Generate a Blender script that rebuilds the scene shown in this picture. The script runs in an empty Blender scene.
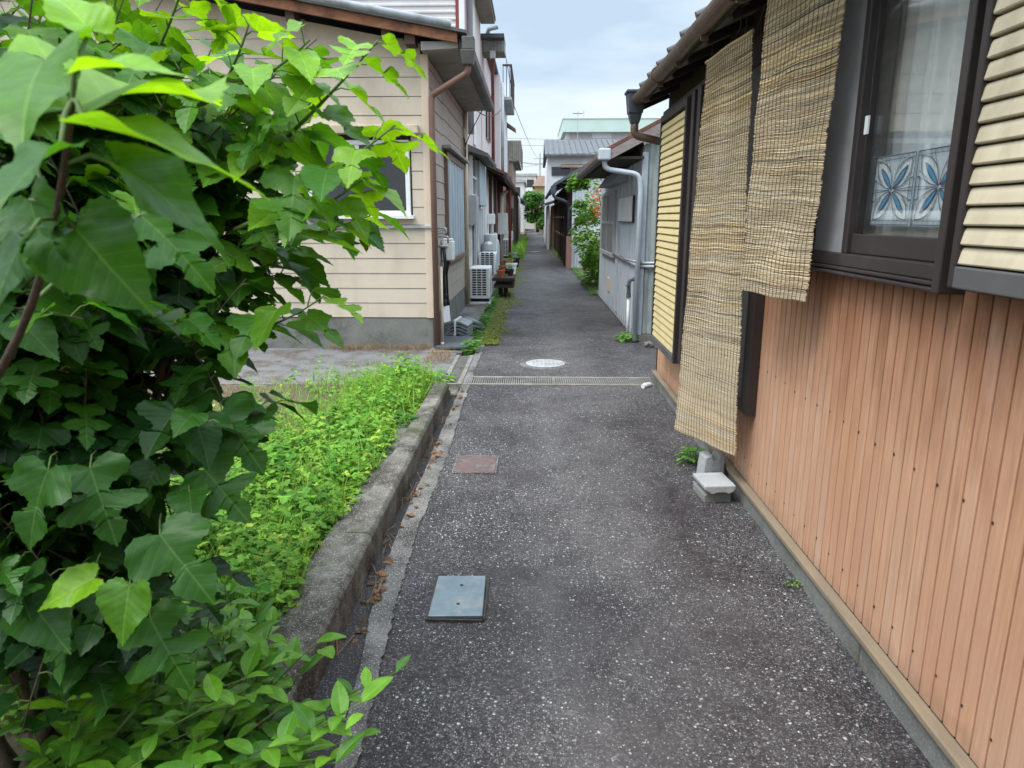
import bpy, bmesh, math, random
import numpy as np
from mathutils import Vector, Matrix
R = math.radians
PI = math.pi
rnd = random.Random(7)
nrs = np.random.RandomState(11)
scene = bpy.context.scene
COL = scene.collection

# ------------------------------------------------------------------ camera
F, H, PITCH = 705.0, 1.5, R(13.25)
YAW = math.atan(21 / F * math.cos(PITCH))
cd = bpy.data.cameras.new('camera'); cam = bpy.data.objects.new('camera', cd); COL.objects.link(cam)
cam.location = (0, 0, H); cam.rotation_euler = (PI / 2 - PITCH, 0, YAW)
cd.sensor_width = 36; cd.lens = F / 1024 * 36; cd.clip_start = 0.02; cd.clip_end = 2000
cd.dof.use_dof = True; cd.dof.focus_distance = 5.0; cd.dof.aperture_fstop = 8.0
scene.camera = cam
scene.render.resolution_x, scene.render.resolution_y = 1024, 768

# ------------------------------------------------------------------ overcast sky and a soft sun
SUN_EL, SUN_AZ = R(60), R(232)          # azimuth clockwise from +Y : behind the camera, to the left
wd = bpy.data.worlds.new('World'); scene.world = wd; wd.use_nodes = True
nt = wd.node_tree; nt.nodes.clear()
def wn(t, **k):
    n = nt.nodes.new(t)
    for a, b in k.items(): setattr(n, a, b)
    return n
out = wn('ShaderNodeOutputWorld'); bg = wn('ShaderNodeBackground'); bg.inputs['Strength'].default_value = 0.1
sky = wn('ShaderNodeTexSky', sky_type='NISHITA'); sky.sun_disc = False; sky.sun_elevation = SUN_EL; sky.sun_rotation = SUN_AZ
sky.dust_density = 3.0
tc = wn('ShaderNodeTexCoord'); sep = wn('ShaderNodeSeparateXYZ'); nt.links.new(tc.outputs['Generated'], sep.inputs[0])
mp = wn('ShaderNodeMapping'); mp.inputs['Scale'].default_value = (1.6, 1.6, 6.5); nt.links.new(tc.outputs['Generated'], mp.inputs[0])
nz = wn('ShaderNodeTexNoise'); nz.inputs['Scale'].default_value = 1.7; nz.inputs['Detail'].default_value = 5; nz.inputs['Roughness'].default_value = .5
nt.links.new(mp.outputs[0], nz.inputs['Vector'])
rp = wn('ShaderNodeValToRGB'); e = rp.color_ramp.elements
e[0].position = .36; e[0].color = (3.4, 4.3, 5.3, 1); e[1].position = .62; e[1].color = (5.6, 6.3, 6.8, 1)
nt.links.new(nz.outputs['Fac'], rp.inputs['Fac'])
lift = wn('ShaderNodeMapRange'); lift.inputs['From Min'].default_value = .28; lift.inputs['From Max'].default_value = 1.0
lift.inputs['To Min'].default_value = 1.0; lift.inputs['To Max'].default_value = 4.6
nt.links.new(sep.outputs['Z'], lift.inputs['Value'])
mul = wn('ShaderNodeVectorMath', operation='SCALE'); nt.links.new(rp.outputs['Color'], mul.inputs[0]); nt.links.new(lift.outputs[0], mul.inputs['Scale'])
hz = wn('ShaderNodeMapRange'); hz.inputs['From Min'].default_value = .02; hz.inputs['From Max'].default_value = .16
hz.inputs['To Min'].default_value = 1; hz.inputs['To Max'].default_value = 0; nt.links.new(sep.outputs['Z'], hz.inputs['Value'])
hm = wn('ShaderNodeMix', data_type='RGBA'); hm.inputs['B'].default_value = (6.0, 6.5, 6.7, 1)
nt.links.new(hz.outputs[0], hm.inputs['Factor']); nt.links.new(mul.outputs[0], hm.inputs['A'])
cm = wn('ShaderNodeMix', data_type='RGBA'); cm.inputs['Factor'].default_value = .9
nt.links.new(sky.outputs['Color'], cm.inputs['A']); nt.links.new(hm.outputs['Result'], cm.inputs['B'])
nt.links.new(cm.outputs['Result'], bg.inputs['Color']); nt.links.new(bg.outputs[0], out.inputs[0])
sd = bpy.data.lights.new('sun', 'SUN'); sd.energy = 1.5; sd.angle = R(22); sd.color = (1, .96, .9)
so = bpy.data.objects.new('sun', sd); COL.objects.link(so)
sdir = Vector((math.sin(SUN_AZ) * math.cos(SUN_EL), math.cos(SUN_AZ) * math.cos(SUN_EL), math.sin(SUN_EL)))
so.rotation_euler = sdir.to_track_quat('Z', 'Y').to_euler(); so.location = (0, -5, 20)
vs = scene.view_settings; vs.view_transform = 'Standard'; vs.look = 'None'; vs.gamma = 1; vs.use_curve_mapping = False
vs.exposure = 0.84
scene.cycles.max_bounces = 8; scene.cycles.transparent_max_bounces = 16; scene.cycles.use_denoising = True

# ------------------------------------------------------------------ placing helper: a photo pixel read at a known distance / plane
_cf = Vector((-math.sin(YAW) * math.cos(PITCH), math.cos(YAW) * math.cos(PITCH), -math.sin(PITCH)))
_cr = Vector((math.cos(YAW), math.sin(YAW), 0)); _cu = _cr.cross(_cf)
def at(x, y, Y):
    d = _cf + _cr * ((x - 512) / F) - _cu * ((y - 384) / F)
    return Vector((0, 0, H)) + d * (Y / d.y)

# ------------------------------------------------------------------ materials
MATS = {}
def nodes_of(m):
    m.use_nodes = True
    t = m.node_tree
    return t, t.nodes['Principled BSDF'], t.nodes, t.links
def N(t, typ, **k):
    n = t.nodes.new(typ)
    for a, b in k.items(): setattr(n, a, b)
    return n
def rgba(c): return (c[0], c[1], c[2], 1)
def noise(t, vec, scale, detail=5, rough=.6):
    n = N(t, 'ShaderNodeTexNoise'); n.inputs['Scale'].default_value = scale; n.inputs['Detail'].default_value = detail; n.inputs['Roughness'].default_value = rough
    t.links.new(vec, n.inputs['Vector']); return n.outputs['Fac']
def coords(t, stretch=(1, 1, 1)):
    c = N(t, 'ShaderNodeTexCoord'); mpn = N(t, 'ShaderNodeMapping'); mpn.inputs['Scale'].default_value = stretch
    t.links.new(c.outputs['Object'], mpn.inputs[0]); return mpn.outputs[0]
def ramp(t, fac, stops):
    r = N(t, 'ShaderNodeValToRGB'); el = r.color_ramp.elements
    while len(el) < len(stops): el.new(.5)
    for q, (p, c) in zip(el, stops): q.position = p; q.color = rgba(c) if len(c) == 3 else c
    t.links.new(fac, r.inputs['Fac']); return r.outputs['Color']
def mixc(t, fac, a, b, mode='MIX'):
    n = N(t, 'ShaderNodeMix', data_type='RGBA', blend_type=mode)
    for s, v in (('Factor', fac), ('A', a), ('B', b)):
        if isinstance(v, (int, float)): n.inputs[s].default_value = v
        elif isinstance(v, (tuple, list)): n.inputs[s].default_value = rgba(v)
        else: t.links.new(v, n.inputs[s])
    return n.outputs['Result']
def math_(t, op, a, b=None, c=None):
    n = N(t, 'ShaderNodeMath', operation=op)
    for i, v in enumerate((a, b, c)):
        if v is None: continue
        if isinstance(v, (int, float)): n.inputs[i].default_value = v
        else: t.links.new(v, n.inputs[i])
    return n.outputs[0]
def bump(t, bs, h, strength, dist=.01):
    b = N(t, 'ShaderNodeBump'); b.inputs['Strength'].default_value = strength; b.inputs['Distance'].default_value = dist
    t.links.new(h, b.inputs['Height']); t.links.new(b.outputs[0], bs.inputs['Normal'])
def M(name, c, c2=None, sc=6., rough=.75, spec=.3, bmp=.15, bsc=60., metal=0., stretch=(1, 1, 1), dirt=None, dsc=2.5, dpos=(.5, .75)):
    """a painted / weathered surface: two tones in noise, a dirt layer, fine bump"""
    if name in MATS: return MATS[name]
    m = bpy.data.materials.new(name); t, bs, ns, L = nodes_of(m)
    v = coords(t, stretch); c2 = c2 or tuple(x * .78 for x in c)
    col = ramp(t, noise(t, v, sc), [(.35, c), (.68, c2)])
    if dirt:
        v2 = coords(t, (1, 1, .45))
        f = ramp(t, noise(t, v2, dsc, 8, .65), [(dpos[0], (0, 0, 0)), (dpos[1], (1, 1, 1))])
        col = mixc(t, f, col, dirt)
    L.new(col, bs.inputs['Base Color'])
    bs.inputs['Roughness'].default_value = rough; bs.inputs['Specular IOR Level'].default_value = spec; bs.inputs['Metallic'].default_value = metal
    if bmp: bump(t, bs, noise(t, coords(t), bsc, 4), bmp)
    MATS[name] = m; return m

def mat_asphalt():
    m = bpy.data.materials.new('asphalt'); t, bs, ns, L = nodes_of(m); v = coords(t)
    big = noise(t, v, .9, 4, .55); mid = noise(t, v, 7, 5, .6); fine = noise(t, v, 160, 3, .7)
    base = ramp(t, big, [(.38, (.021, .015, .015)), (.5, (.039, .031, .030)), (.62, (.080, .071, .068))])
    base = mixc(t, .45, base, ramp(t, mid, [(.35, (.022, .017, .019)), (.66, (.088, .08, .08))]))
    base = mixc(t, .5, base, ramp(t, fine, [(.35, (.25, .25, .25)), (.65, (1.5, 1.5, 1.5))]), 'MULTIPLY')
    ag = N(t, 'ShaderNodeTexVoronoi'); ag.inputs['Scale'].default_value = 135; t.links.new(v, ag.inputs['Vector'])
    ags = N(t, 'ShaderNodeSeparateColor'); t.links.new(ag.outputs['Color'], ags.inputs[0])
    base = mixc(t, .85, base, ramp(t, ags.outputs[0], [(0, (.3, .28, .29)), (.55, (.85, .83, .84)), (.86, (1.5, 1.48, 1.48)), (1, (3.4, 3.3, 3.25))]), 'MULTIPLY')
    def flecks(scale, thr, colour, b, seed):
        vo = N(t, 'ShaderNodeTexVoronoi'); vo.inputs['Scale'].default_value = scale
        mv = N(t, 'ShaderNodeMapping'); mv.inputs['Location'].default_value = (seed, seed * .7, 0); mv.inputs['Scale'].default_value = (1, 1, .3)
        t.links.new(v, mv.inputs[0])
        wob = N(t, 'ShaderNodeTexNoise'); wob.inputs['Scale'].default_value = scale * .8
        t.links.new(mv.outputs[0], wob.inputs['Vector'])
        add = N(t, 'ShaderNodeVectorMath', operation='MULTIPLY_ADD'); t.links.new(wob.outputs['Color'], add.inputs[0])
        add.inputs[1].default_value = (.8 / scale,) * 3; t.links.new(mv.outputs[0], add.inputs[2])
        t.links.new(add.outputs[0], vo.inputs['Vector'])
        sp = N(t, 'ShaderNodeSeparateColor'); t.links.new(vo.outputs['Color'], sp.inputs[0])
        dens = math_(t, 'MULTIPLY', ramp(t, noise(t, v, 2.1, 6, .65), [(.36, (.25,) * 3), (.64, (1.9,) * 3)]), thr)
        on = math_(t, 'LESS_THAN', sp.outputs[0], dens)
        size = math_(t, 'MULTIPLY', sp.outputs[1], .48)
        inside = math_(t, 'LESS_THAN', vo.outputs['Distance'], size)
        k = math_(t, 'MULTIPLY', on, inside)
        bright = math_(t, 'MULTIPLY_ADD', sp.outputs[2], .6, .4)
        cc = N(t, 'ShaderNodeVectorMath', operation='SCALE'); cc.inputs[0].default_value = colour; t.links.new(bright, cc.inputs['Scale'])
        return mixc(t, k, b, cc.outputs[0]), k
    sx = N(t, 'ShaderNodeSeparateXYZ'); L.new(v, sx.inputs[0])          # the middle is trodden pale and gritty, the edges stay dark and tarry
    wx = math_(t, 'ADD', math_(t, 'SUBTRACT', sx.outputs['X'], .30), math_(t, 'MULTIPLY', math_(t, 'SUBTRACT', noise(t, coords(t, (1, .5, 1)), 1.3, 5, .6), .5), 1.5))
    tread = N(t, 'ShaderNodeMapRange'); L.new(math_(t, 'ABSOLUTE', wx), tread.inputs['Value']); tread.inputs['From Min'].default_value = .52; tread.inputs['From Max'].default_value = .10
    worn = ramp(t, noise(t, coords(t, (1, .6, 1)), 5.0, 8, .7), [(.36, (.25,) * 3), (.70, (1, 1, 1))])
    base = mixc(t, math_(t, 'MULTIPLY', math_(t, 'MULTIPLY', worn, tread.outputs[0]), .40), base, (.175, .158, .150))
    rust = ramp(t, noise(t, v, 1.15, 6, .62), [(.55, (0, 0, 0)), (.66, (.55,) * 3)])
    base = mixc(t, rust, base, mixc(t, 1, base, (.62, .50, .50), 'MULTIPLY'))
    pale = ramp(t, noise(t, coords(t, (1.2, .5, 1)), 1.9, 9, .7), [(.64, (0, 0, 0)), (.74, (.55,) * 3)])
    base = mixc(t, pale, base, (.27, .26, .25))
    gm_ = N(t, 'ShaderNodeMapRange'); L.new(math_(t, 'ADD', sx.outputs['X'], math_(t, 'MULTIPLY', math_(t, 'SUBTRACT', noise(t, v, 2.2, 5, .65), .5), .7)), gm_.inputs['Value']); gm_.inputs['From Min'].default_value = .72; gm_.inputs['From Max'].default_value = 1.0; gm_.inputs['To Max'].default_value = .8
    grit, _k = flecks(165, 1.3, (.26, .26, .26), base, 5.0)
    base = mixc(t, gm_.outputs[0], base, grit)
    wv_ = N(t, 'ShaderNodeTexNoise'); wv_.inputs['Scale'].default_value = 4; t.links.new(v, wv_.inputs['Vector'])
    wadd = N(t, 'ShaderNodeVectorMath', operation='MULTIPLY_ADD'); t.links.new(wv_.outputs['Color'], wadd.inputs[0]); wadd.inputs[1].default_value = (.35,) * 3; t.links.new(v, wadd.inputs[2])
    ck = N(t, 'ShaderNodeTexVoronoi', feature='DISTANCE_TO_EDGE'); ck.inputs['Scale'].default_value = .75; t.links.new(wadd.outputs[0], ck.inputs['Vector'])
    ckm = math_(t, 'MULTIPLY', math_(t, 'LESS_THAN', ck.outputs['Distance'], .0032), ramp(t, noise(t, v, 1.0, 3), [(.50, (0, 0, 0)), (.56, (1, 1, 1))]))
    base = mixc(t, math_(t, 'MULTIPLY', ckm, .7), base, (.012, .01, .01))
    damp = ramp(t, noise(t, v, .55, 5, .6), [(.54, (0, 0, 0)), (.64, (1, 1, 1))])
    base = mixc(t, math_(t, 'MULTIPLY', damp, .55), base, (.018, .014, .016))
    base, k0 = flecks(200, .46, (.30, .29, .285), base, 9.0)
    base, k1 = flecks(130, .26, (.46, .45, .43), base, 0.0)
    base, k2 = flecks(85, .085, (.62, .61, .58), base, 3.0)
    L.new(base, bs.inputs['Base Color'])
    L.new(ramp(t, mid, [(.3, (.55,) * 3), (.7, (.85,) * 3)]), bs.inputs['Roughness']); bs.inputs['Specular IOR Level'].default_value = .35
    h = math_(t, 'ADD', math_(t, 'MULTIPLY', k1, .4), math_(t, 'ADD', fine, noise(t, v, 70, 3)))
    bump(t, bs, h, .7, .006)
    return m

def mat_concrete(name, c, moss=None, speck=.3, stain=(.08, .075, .065), st=(.5, .72)):
    m = bpy.data.materials.new(name); t, bs, ns, L = nodes_of(m); v = coords(t)
    col = ramp(t, noise(t, v, 5, 6), [(.3, tuple(x * .7 for x in c)), (.7, c)])
    col = mixc(t, ramp(t, noise(t, v, 3.1, 8, .7), [(st[0], (0, 0, 0)), (st[1], (1, 1, 1))]), col, stain)
    fine = noise(t, v, 130, 3, .8)
    col = mixc(t, ramp(t, fine, [(.56, (0, 0, 0)), (.66, (speck,) * 3)]), col, (.6, .58, .55))
    col = mixc(t, ramp(t, noise(t, v, 95, 3, .8), [(.58, (0, 0, 0)), (.68, (.7,) * 3)]), col, (.05, .048, .045))
    if moss: col = mixc(t, ramp(t, noise(t, v, 2.2, 8, .75), [(.54, (0, 0, 0)), (.66, (.85,) * 3)]), col, moss)
    L.new(col, bs.inputs['Base Color']); bs.inputs['Roughness'].default_value = .9; bs.inputs['Specular IOR Level'].default_value = .2
    bump(t, bs, math_(t, 'ADD', fine, noise(t, v, 30, 5)), .5, .006)
    MATS[name] = m; return m

def mat_planks(name, pitch, tones, grain=(.8, 1.05), stain=None, axis='Y'):
    """vertical boards along Y: per-board tone, long grain, weathering"""
    m = bpy.data.materials.new(name); t, bs, ns, L = nodes_of(m)
    c = N(t, 'ShaderNodeTexCoord'); s = N(t, 'ShaderNodeSeparateXYZ'); L.new(c.outputs['Object'], s.inputs[0])
    idx = math_(t, 'FLOOR', math_(t, 'DIVIDE', s.outputs[axis], pitch))
    wnz = N(t, 'ShaderNodeTexWhiteNoise', noise_dimensions='1D'); L.new(idx, wnz.inputs['W'])
    col = ramp(t, wnz.outputs['Value'], [(i / (len(tones) - 1), q) for i, q in enumerate(tones)])
    cb = N(t, 'ShaderNodeCombineXYZ'); L.new(math_(t, 'MULTIPLY', wnz.outputs['Value'], 37), cb.inputs['X'])
    L.new(math_(t, 'MULTIPLY', s.outputs[axis], 55), cb.inputs['Y']); L.new(math_(t, 'MULTIPLY', s.outputs['Z'], 2.2), cb.inputs['Z'])
    g = noise(t, cb.outputs[0], 1.6, 6, .6)
    col = mixc(t, 1, col, ramp(t, g, [(.35, (grain[0],) * 3), (.65, (grain[1],) * 3)]), 'MULTIPLY')
    cb2 = N(t, 'ShaderNodeCombineXYZ'); L.new(math_(t, 'MULTIPLY', s.outputs[axis], 3.5), cb2.inputs['Y']); L.new(math_(t, 'MULTIPLY', s.outputs['Z'], 1.3), cb2.inputs['Z'])
    L.new(math_(t, 'MULTIPLY', wnz.outputs['Value'], 1.2), cb2.inputs['X'])
    bl = noise(t, cb2.outputs[0], 1.4, 6, .6)
    col = mixc(t, ramp(t, bl, [(.46, (0, 0, 0)), (.70, (.6,) * 3)]), col, (.62, .47, .38))
    pk = noise(t, cb2.outputs[0], .7, 7, .7); col = mixc(t, ramp(t, pk, [(.47, (0, 0, 0)), (.62, (.6,) * 3)]), col, (.45, .20, .10))
    sp_ = N(t, 'ShaderNodeMapRange'); L.new(math_(t, 'ADD', s.outputs['Z'], math_(t, 'MULTIPLY', noise(t, c.outputs['Object'], 9, 6, .7), -.22)), sp_.inputs['Value']); sp_.inputs['From Min'].default_value = .08; sp_.inputs['From Max'].default_value = -.02; sp_.inputs['To Max'].default_value = .6
    col = mixc(t, sp_.outputs[0], col, (.22, .15, .10))
    if stain:   # the wood kept its old stain where the sill shelters it, with a ragged lower edge
        z = math_(t, 'ADD', s.outputs['Z'], math_(t, 'MULTIPLY', math_(t, 'SUBTRACT', noise(t, cb2.outputs[0], 2.2, 6), .5), .8))
        f = N(t, 'ShaderNodeMapRange'); L.new(z, f.inputs['Value']); f.inputs['From Min'].default_value = stain[1]; f.inputs['From Max'].default_value = stain[2]
        f.inputs['To Max'].default_value = .8
        col = mixc(t, f.outputs[0], col, mixc(t, 1, col, stain[0], 'MULTIPLY'))
    L.new(col, bs.inputs['Base Color']); bs.inputs['Roughness'].default_value = .72; bs.inputs['Specular IOR Level'].default_value = .25
    bump(t, bs, g, .25, .004)
    MATS[name] = m; return m

def mat_attr(name, rough=.8, trans=0., spec=.2, bmp=0, bsc=300):
    """colour from the 'tone' point colours (each reed / tuft has its own natural colour)"""
    m = bpy.data.materials.new(name); t, bs, ns, L = nodes_of(m)
    a = N(t, 'ShaderNodeAttribute', attribute_name='tone')
    L.new(a.outputs['Color'], bs.inputs['Base Color']); bs.inputs['Roughness'].default_value = rough; bs.inputs['Specular IOR Level'].default_value = spec
    if trans:
        o = [n for n in t.nodes if n.type == 'OUTPUT_MATERIAL'][0]
        tr = N(t, 'ShaderNodeBsdfTranslucent'); L.new(a.outputs['Color'], tr.inputs['Color'])
        mx = N(t, 'ShaderNodeMixShader'); mx.inputs[0].default_value = trans
        L.new(bs.outputs[0], mx.inputs[1]); L.new(tr.outputs[0], mx.inputs[2]); L.new(mx.outputs[0], o.inputs['Surface'])
    MATS[name] = m; return m

def mat_leaf(name, trans=.42, rough=.42, spec=.35, nveins=6.5, slant=.75, vein_c=1.5):
    m = bpy.data.materials.new(name); t, bs, ns, L = nodes_of(m)
    a = N(t, 'ShaderNodeAttribute', attribute_name='tone'); u = N(t, 'ShaderNodeUVMap'); s = N(t, 'ShaderNodeSeparateXYZ'); L.new(u.outputs[0], s.inputs[0])
    ax = math_(t, 'ABSOLUTE', s.outputs['X'])
    q = math_(t, 'FRACT', math_(t, 'MULTIPLY', math_(t, 'SUBTRACT', s.outputs['Y'], math_(t, 'MULTIPLY', ax, slant)), nveins))
    d = math_(t, 'ABSOLUTE', math_(t, 'SUBTRACT', q, .5))
    side = N(t, 'ShaderNodeMapRange'); L.new(d, side.inputs['Value']); side.inputs['From Min'].default_value = .07; side.inputs['From Max'].default_value = .0
    mid = N(t, 'ShaderNodeMapRange'); L.new(ax, mid.inputs['Value']); mid.inputs['From Min'].default_value = .02; mid.inputs['From Max'].default_value = .006
    spots = ramp(t, noise(t, coords(t), 26, 4, .7), [(.70, (0, 0, 0)), (.74, (.8,) * 3)])
    vein = math_(t, 'MAXIMUM', math_(t, 'MULTIPLY', side.outputs[0], .55), mid.outputs[0])
    mott = ramp(t, noise(t, coords(t), 45, 4), [(.3, (.78, .8, .8)), (.7, (1.12, 1.1, 1.05))])
    col = mixc(t, 1, a.outputs['Color'], mott, 'MULTIPLY')
    lite = N(t, 'ShaderNodeVectorMath', operation='SCALE'); L.new(col, lite.inputs[0]); lite.inputs['Scale'].default_value = vein_c
    lite2 = mixc(t, .12, lite.outputs[0], (.5, .6, .25))
    col = mixc(t, spots, mixc(t, math_(t, 'MULTIPLY', vein, .6), col, lite2), (.16, .12, .035))
    L.new(col, bs.inputs['Base Color']); bs.inputs['Roughness'].default_value = rough; bs.inputs['Specular IOR Level'].default_value = spec
    quilt = math_(t, 'MULTIPLY', d, .45)
    bump(t, bs, math_(t, 'ADD', quilt, math_(t, 'MULTIPLY', noise(t, coords(t), 60, 4), .9)), .3, .004)
    o = [n for n in t.nodes if n.type == 'OUTPUT_MATERIAL'][0]
    tr = N(t, 'ShaderNodeBsdfTranslucent'); tcx = mixc(t, 1, col, (2.1, 1.8, .55), 'MULTIPLY'); L.new(tcx, tr.inputs['Color'])
    mx = N(t, 'ShaderNodeMixShader'); mx.inputs[0].default_value = trans
    L.new(bs.outputs[0], mx.inputs[1]); L.new(tr.outputs[0], mx.inputs[2]); L.new(mx.outputs[0], o.inputs['Surface'])
    MATS[name] = m; return m

def mat_glass(name, tint=(.9, .95, .95), refl=.12):
    m = bpy.data.materials.new(name); t, bs, ns, L = nodes_of(m)
    o = [n for n in t.nodes if n.type == 'OUTPUT_MATERIAL'][0]; t.nodes.remove(bs)
    tp = N(t, 'ShaderNodeBsdfTransparent'); tp.inputs[0].default_value = rgba(tint); gl = N(t, 'ShaderNodeBsdfGlossy'); gl.inputs['Roughness'].default_value = .02
    lw = N(t, 'ShaderNodeLayerWeight'); lw.inputs['Blend'].default_value = .5
    mx = N(t, 'ShaderNodeMixShader'); L.new(math_(t, 'MULTIPLY_ADD', math_(t, 'POWER', lw.outputs['Facing'], 3.0), .34, .07), mx.inputs[0])
    L.new(tp.outputs[0], mx.inputs[1]); L.new(gl.outputs[0], mx.inputs[2]); L.new(mx.outputs[0], o.inputs['Surface'])
    MATS[name] = m; return m

# ------------------------------------------------------------------ mesh helpers
class MB:
    def __init__(s): s.v, s.f, s.m, s.c = [], [], [], None
    def add(s, vs, fs, m=0, col=None):
        o = len(s.v); s.v += [tuple(q) for q in vs]; s.f += [tuple(i + o for i in q) for q in fs]; s.m += [m] * len(fs)
        if col is not None:
            if s.c is None: s.c = [(1, 1, 1)] * o
            s.c += [col] * len(vs)
        elif s.c is not None: s.c += [(1, 1, 1)] * len(vs)
        return s
    def box(s, x0, y0, z0, x1, y1, z1, m=0, col=None):
        x0, x1 = min(x0, x1), max(x0, x1); y0, y1 = min(y0, y1), max(y0, y1); z0, z1 = min(z0, z1), max(z0, z1)
        return s.add([(x0, y0, z0), (x1, y0, z0), (x1, y1, z0), (x0, y1, z0), (x0, y0, z1), (x1, y0, z1), (x1, y1, z1), (x0, y1, z1)],
                     [(0, 3, 2, 1), (4, 5, 6, 7), (0, 1, 5, 4), (1, 2, 6, 5), (2, 3, 7, 6), (3, 0, 4, 7)], m, col)
    def hexa(s, p, m=0):   # eight corners: bottom loop, top loop
        return s.add(p, [(0, 3, 2, 1), (4, 5, 6, 7), (0, 1, 5, 4), (1, 2, 6, 5), (2, 3, 7, 6), (3, 0, 4, 7)], m)
    def prism(s, poly, axis, a, b, m=0):
        n = len(poly)
        def P(q, w): return {'x': (w, q[0], q[1]), 'y': (q[0], w, q[1]), 'z': (q[0], q[1], w)}[axis]
        return s.add([P(q, a) for q in poly] + [P(q, b) for q in poly],
                     [tuple(range(n))[::-1], tuple(range(n, 2 * n))] + [(i, (i + 1) % n, (i + 1) % n + n, i + n) for i in range(n)], m)
    def bar(s, a, b, w, h=None, m=0, up=(0, 0, 1)):
        a, b = Vector(a), Vector(b); d = (b - a).normalized(); u = Vector(up)
        if abs(d.dot(u)) > .98: u = Vector((1, 0, 0))
        r = d.cross(u).normalized() * w / 2; u = r.cross(d).normalized() * (h or w) / 2
        return s.hexa([a - r - u, a + r - u, b + r - u, b - r - u, a - r + u, a + r + u, b + r + u, b - r + u], m)
    def tube(s, path, r, seg=8, m=0, col=None, cap=True):
        path = [Vector(p) for p in path]; n = len(path); rr = r if isinstance(r, (list, tuple)) else [r] * n
        vs = []; ref = None
        for i, p in enumerate(path):
            d = (path[min(i + 1, n - 1)] - path[max(i - 1, 0)]).normalized()
            if ref is None or abs(ref.dot(d)) > .97: ref = Vector((0, 0, 1)) if abs(d.z) < .9 else Vector((1, 0, 0))
            a = d.cross(ref).normalized(); b = d.cross(a).normalized(); ref = -b if False else ref
            for k in range(seg):
                t = 2 * PI * k / seg; vs.append(p + (a * math.cos(t) + b * math.sin(t)) * rr[i])
        fs = [(i * seg + k, i * seg + (k + 1) % seg, (i + 1) * seg + (k + 1) % seg, (i + 1) * seg + k) for i in range(n - 1) for k in range(seg)]
        if cap: fs += [tuple(range(seg))[::-1], tuple(range((n - 1) * seg, n * seg))]
        return s.add(vs, fs, m, col)
    def lathe(s, prof, c, seg=20, m=0):
        vs = [(c[0] + r * math.cos(2 * PI * k / seg), c[1] + r * math.sin(2 * PI * k / seg), c[2] + z) for r, z in prof for k in range(seg)]
        n = len(prof)
        return s.add(vs, [(i * seg + k, i * seg + (k + 1) % seg, (i + 1) * seg + (k + 1) % seg, (i + 1) * seg + k) for i in range(n - 1) for k in range(seg)] + [tuple(range(seg))[::-1], tuple(range((n - 1) * seg, n * seg))], m)
    def profile(s, pts, fn, a, b, m=0):   # open profile swept between two parameters
        n = len(pts); vs = [fn(p, a) for p in pts] + [fn(p, b) for p in pts]
        return s.add(vs, [(i, i + 1, i + 1 + n, i + n) for i in range(n - 1)], m)
    def build(s, name, mats, root=None, smooth=False, bevel=0., at=None, recalc=True):
        me = bpy.data.meshes.new(name)
        o0 = Vector(root.location) if root is not None and root.type == 'EMPTY' else (Vector(at) if at else Vector((0, 0, 0)))
        if root is not None and root.type != 'EMPTY': o0 = root['_o']; o0 = Vector(o0)
        me.from_pydata([Vector(q) - o0 for q in s.v], [], s.f)
        for mm in (mats if isinstance(mats, (list, tuple)) else [mats]): me.materials.append(mm)
        me.polygons.foreach_set('material_index', s.m)
        if recalc:
            bm = bmesh.new(); bm.from_mesh(me); bmesh.ops.recalc_face_normals(bm, faces=bm.faces); bm.to_mesh(me); bm.free()
        if s.c is not None:
            ca = me.color_attributes.new('tone', 'FLOAT_COLOR', 'POINT')
            ca.data.foreach_set('color', np.concatenate([np.array(s.c, dtype=np.float32), np.ones((len(s.c), 1), np.float32)], 1).ravel())
        if smooth: me.polygons.foreach_set('use_smooth', [True] * len(me.polygons))
        o = bpy.data.objects.new(name, me); COL.objects.link(o)
        if root is not None: o.parent = root
        else: o.location = o0
        o['_o'] = tuple(o0)
        if bevel:
            bv = o.modifiers.new('bevel', 'BEVEL'); bv.width = bevel; bv.segments = 2; bv.limit_method = 'ANGLE'
        return o
def build_each(mb, name, mats, root=None, **k):
    """every connected piece of mb becomes an object of its own"""
    par = list(range(len(mb.v)))
    def fd(i):
        while par[i] != i: par[i] = par[par[i]]; i = par[i]
        return i
    for f in mb.f:
        for q in f[1:]: par[fd(q)] = fd(f[0])
    grp = {}
    for f, m in zip(mb.f, mb.m): grp.setdefault(fd(f[0]), []).append((f, m))
    res = []
    for fs in grp.values():
        n = MB(); idx = {}
        for f, m in fs:
            for q in f:
                if q not in idx: idx[q] = len(n.v); n.v.append(mb.v[q])
            n.f.append(tuple(idx[q] for q in f)); n.m.append(m)
        res.append(n.build(name, mats, root, **k))
    return res
def thing(name, label, cat, loc=(0, 0, 0), group=None):
    o = bpy.data.objects.new(name, None); COL.objects.link(o); o.location = loc; o.empty_display_size = .1
    o['label'] = label; o['category'] = cat
    if group: o['group'] = group
    return o
def tag(o, label, cat, group=None, kind=None):
    o['label'] = label; o['category'] = cat
    if group: o['group'] = group
    if kind: o['kind'] = kind
    return o
def struct(o): o['kind'] = 'structure'; return o
def copy_tree(o, parent=None, label=None, loc=None):
    c = o.copy(); COL.objects.link(c); c.parent = parent
    if label: c['label'] = label
    if loc is not None: c.location = loc
    for ch in list(o.children): copy_tree(ch, c)
    return c
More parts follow.
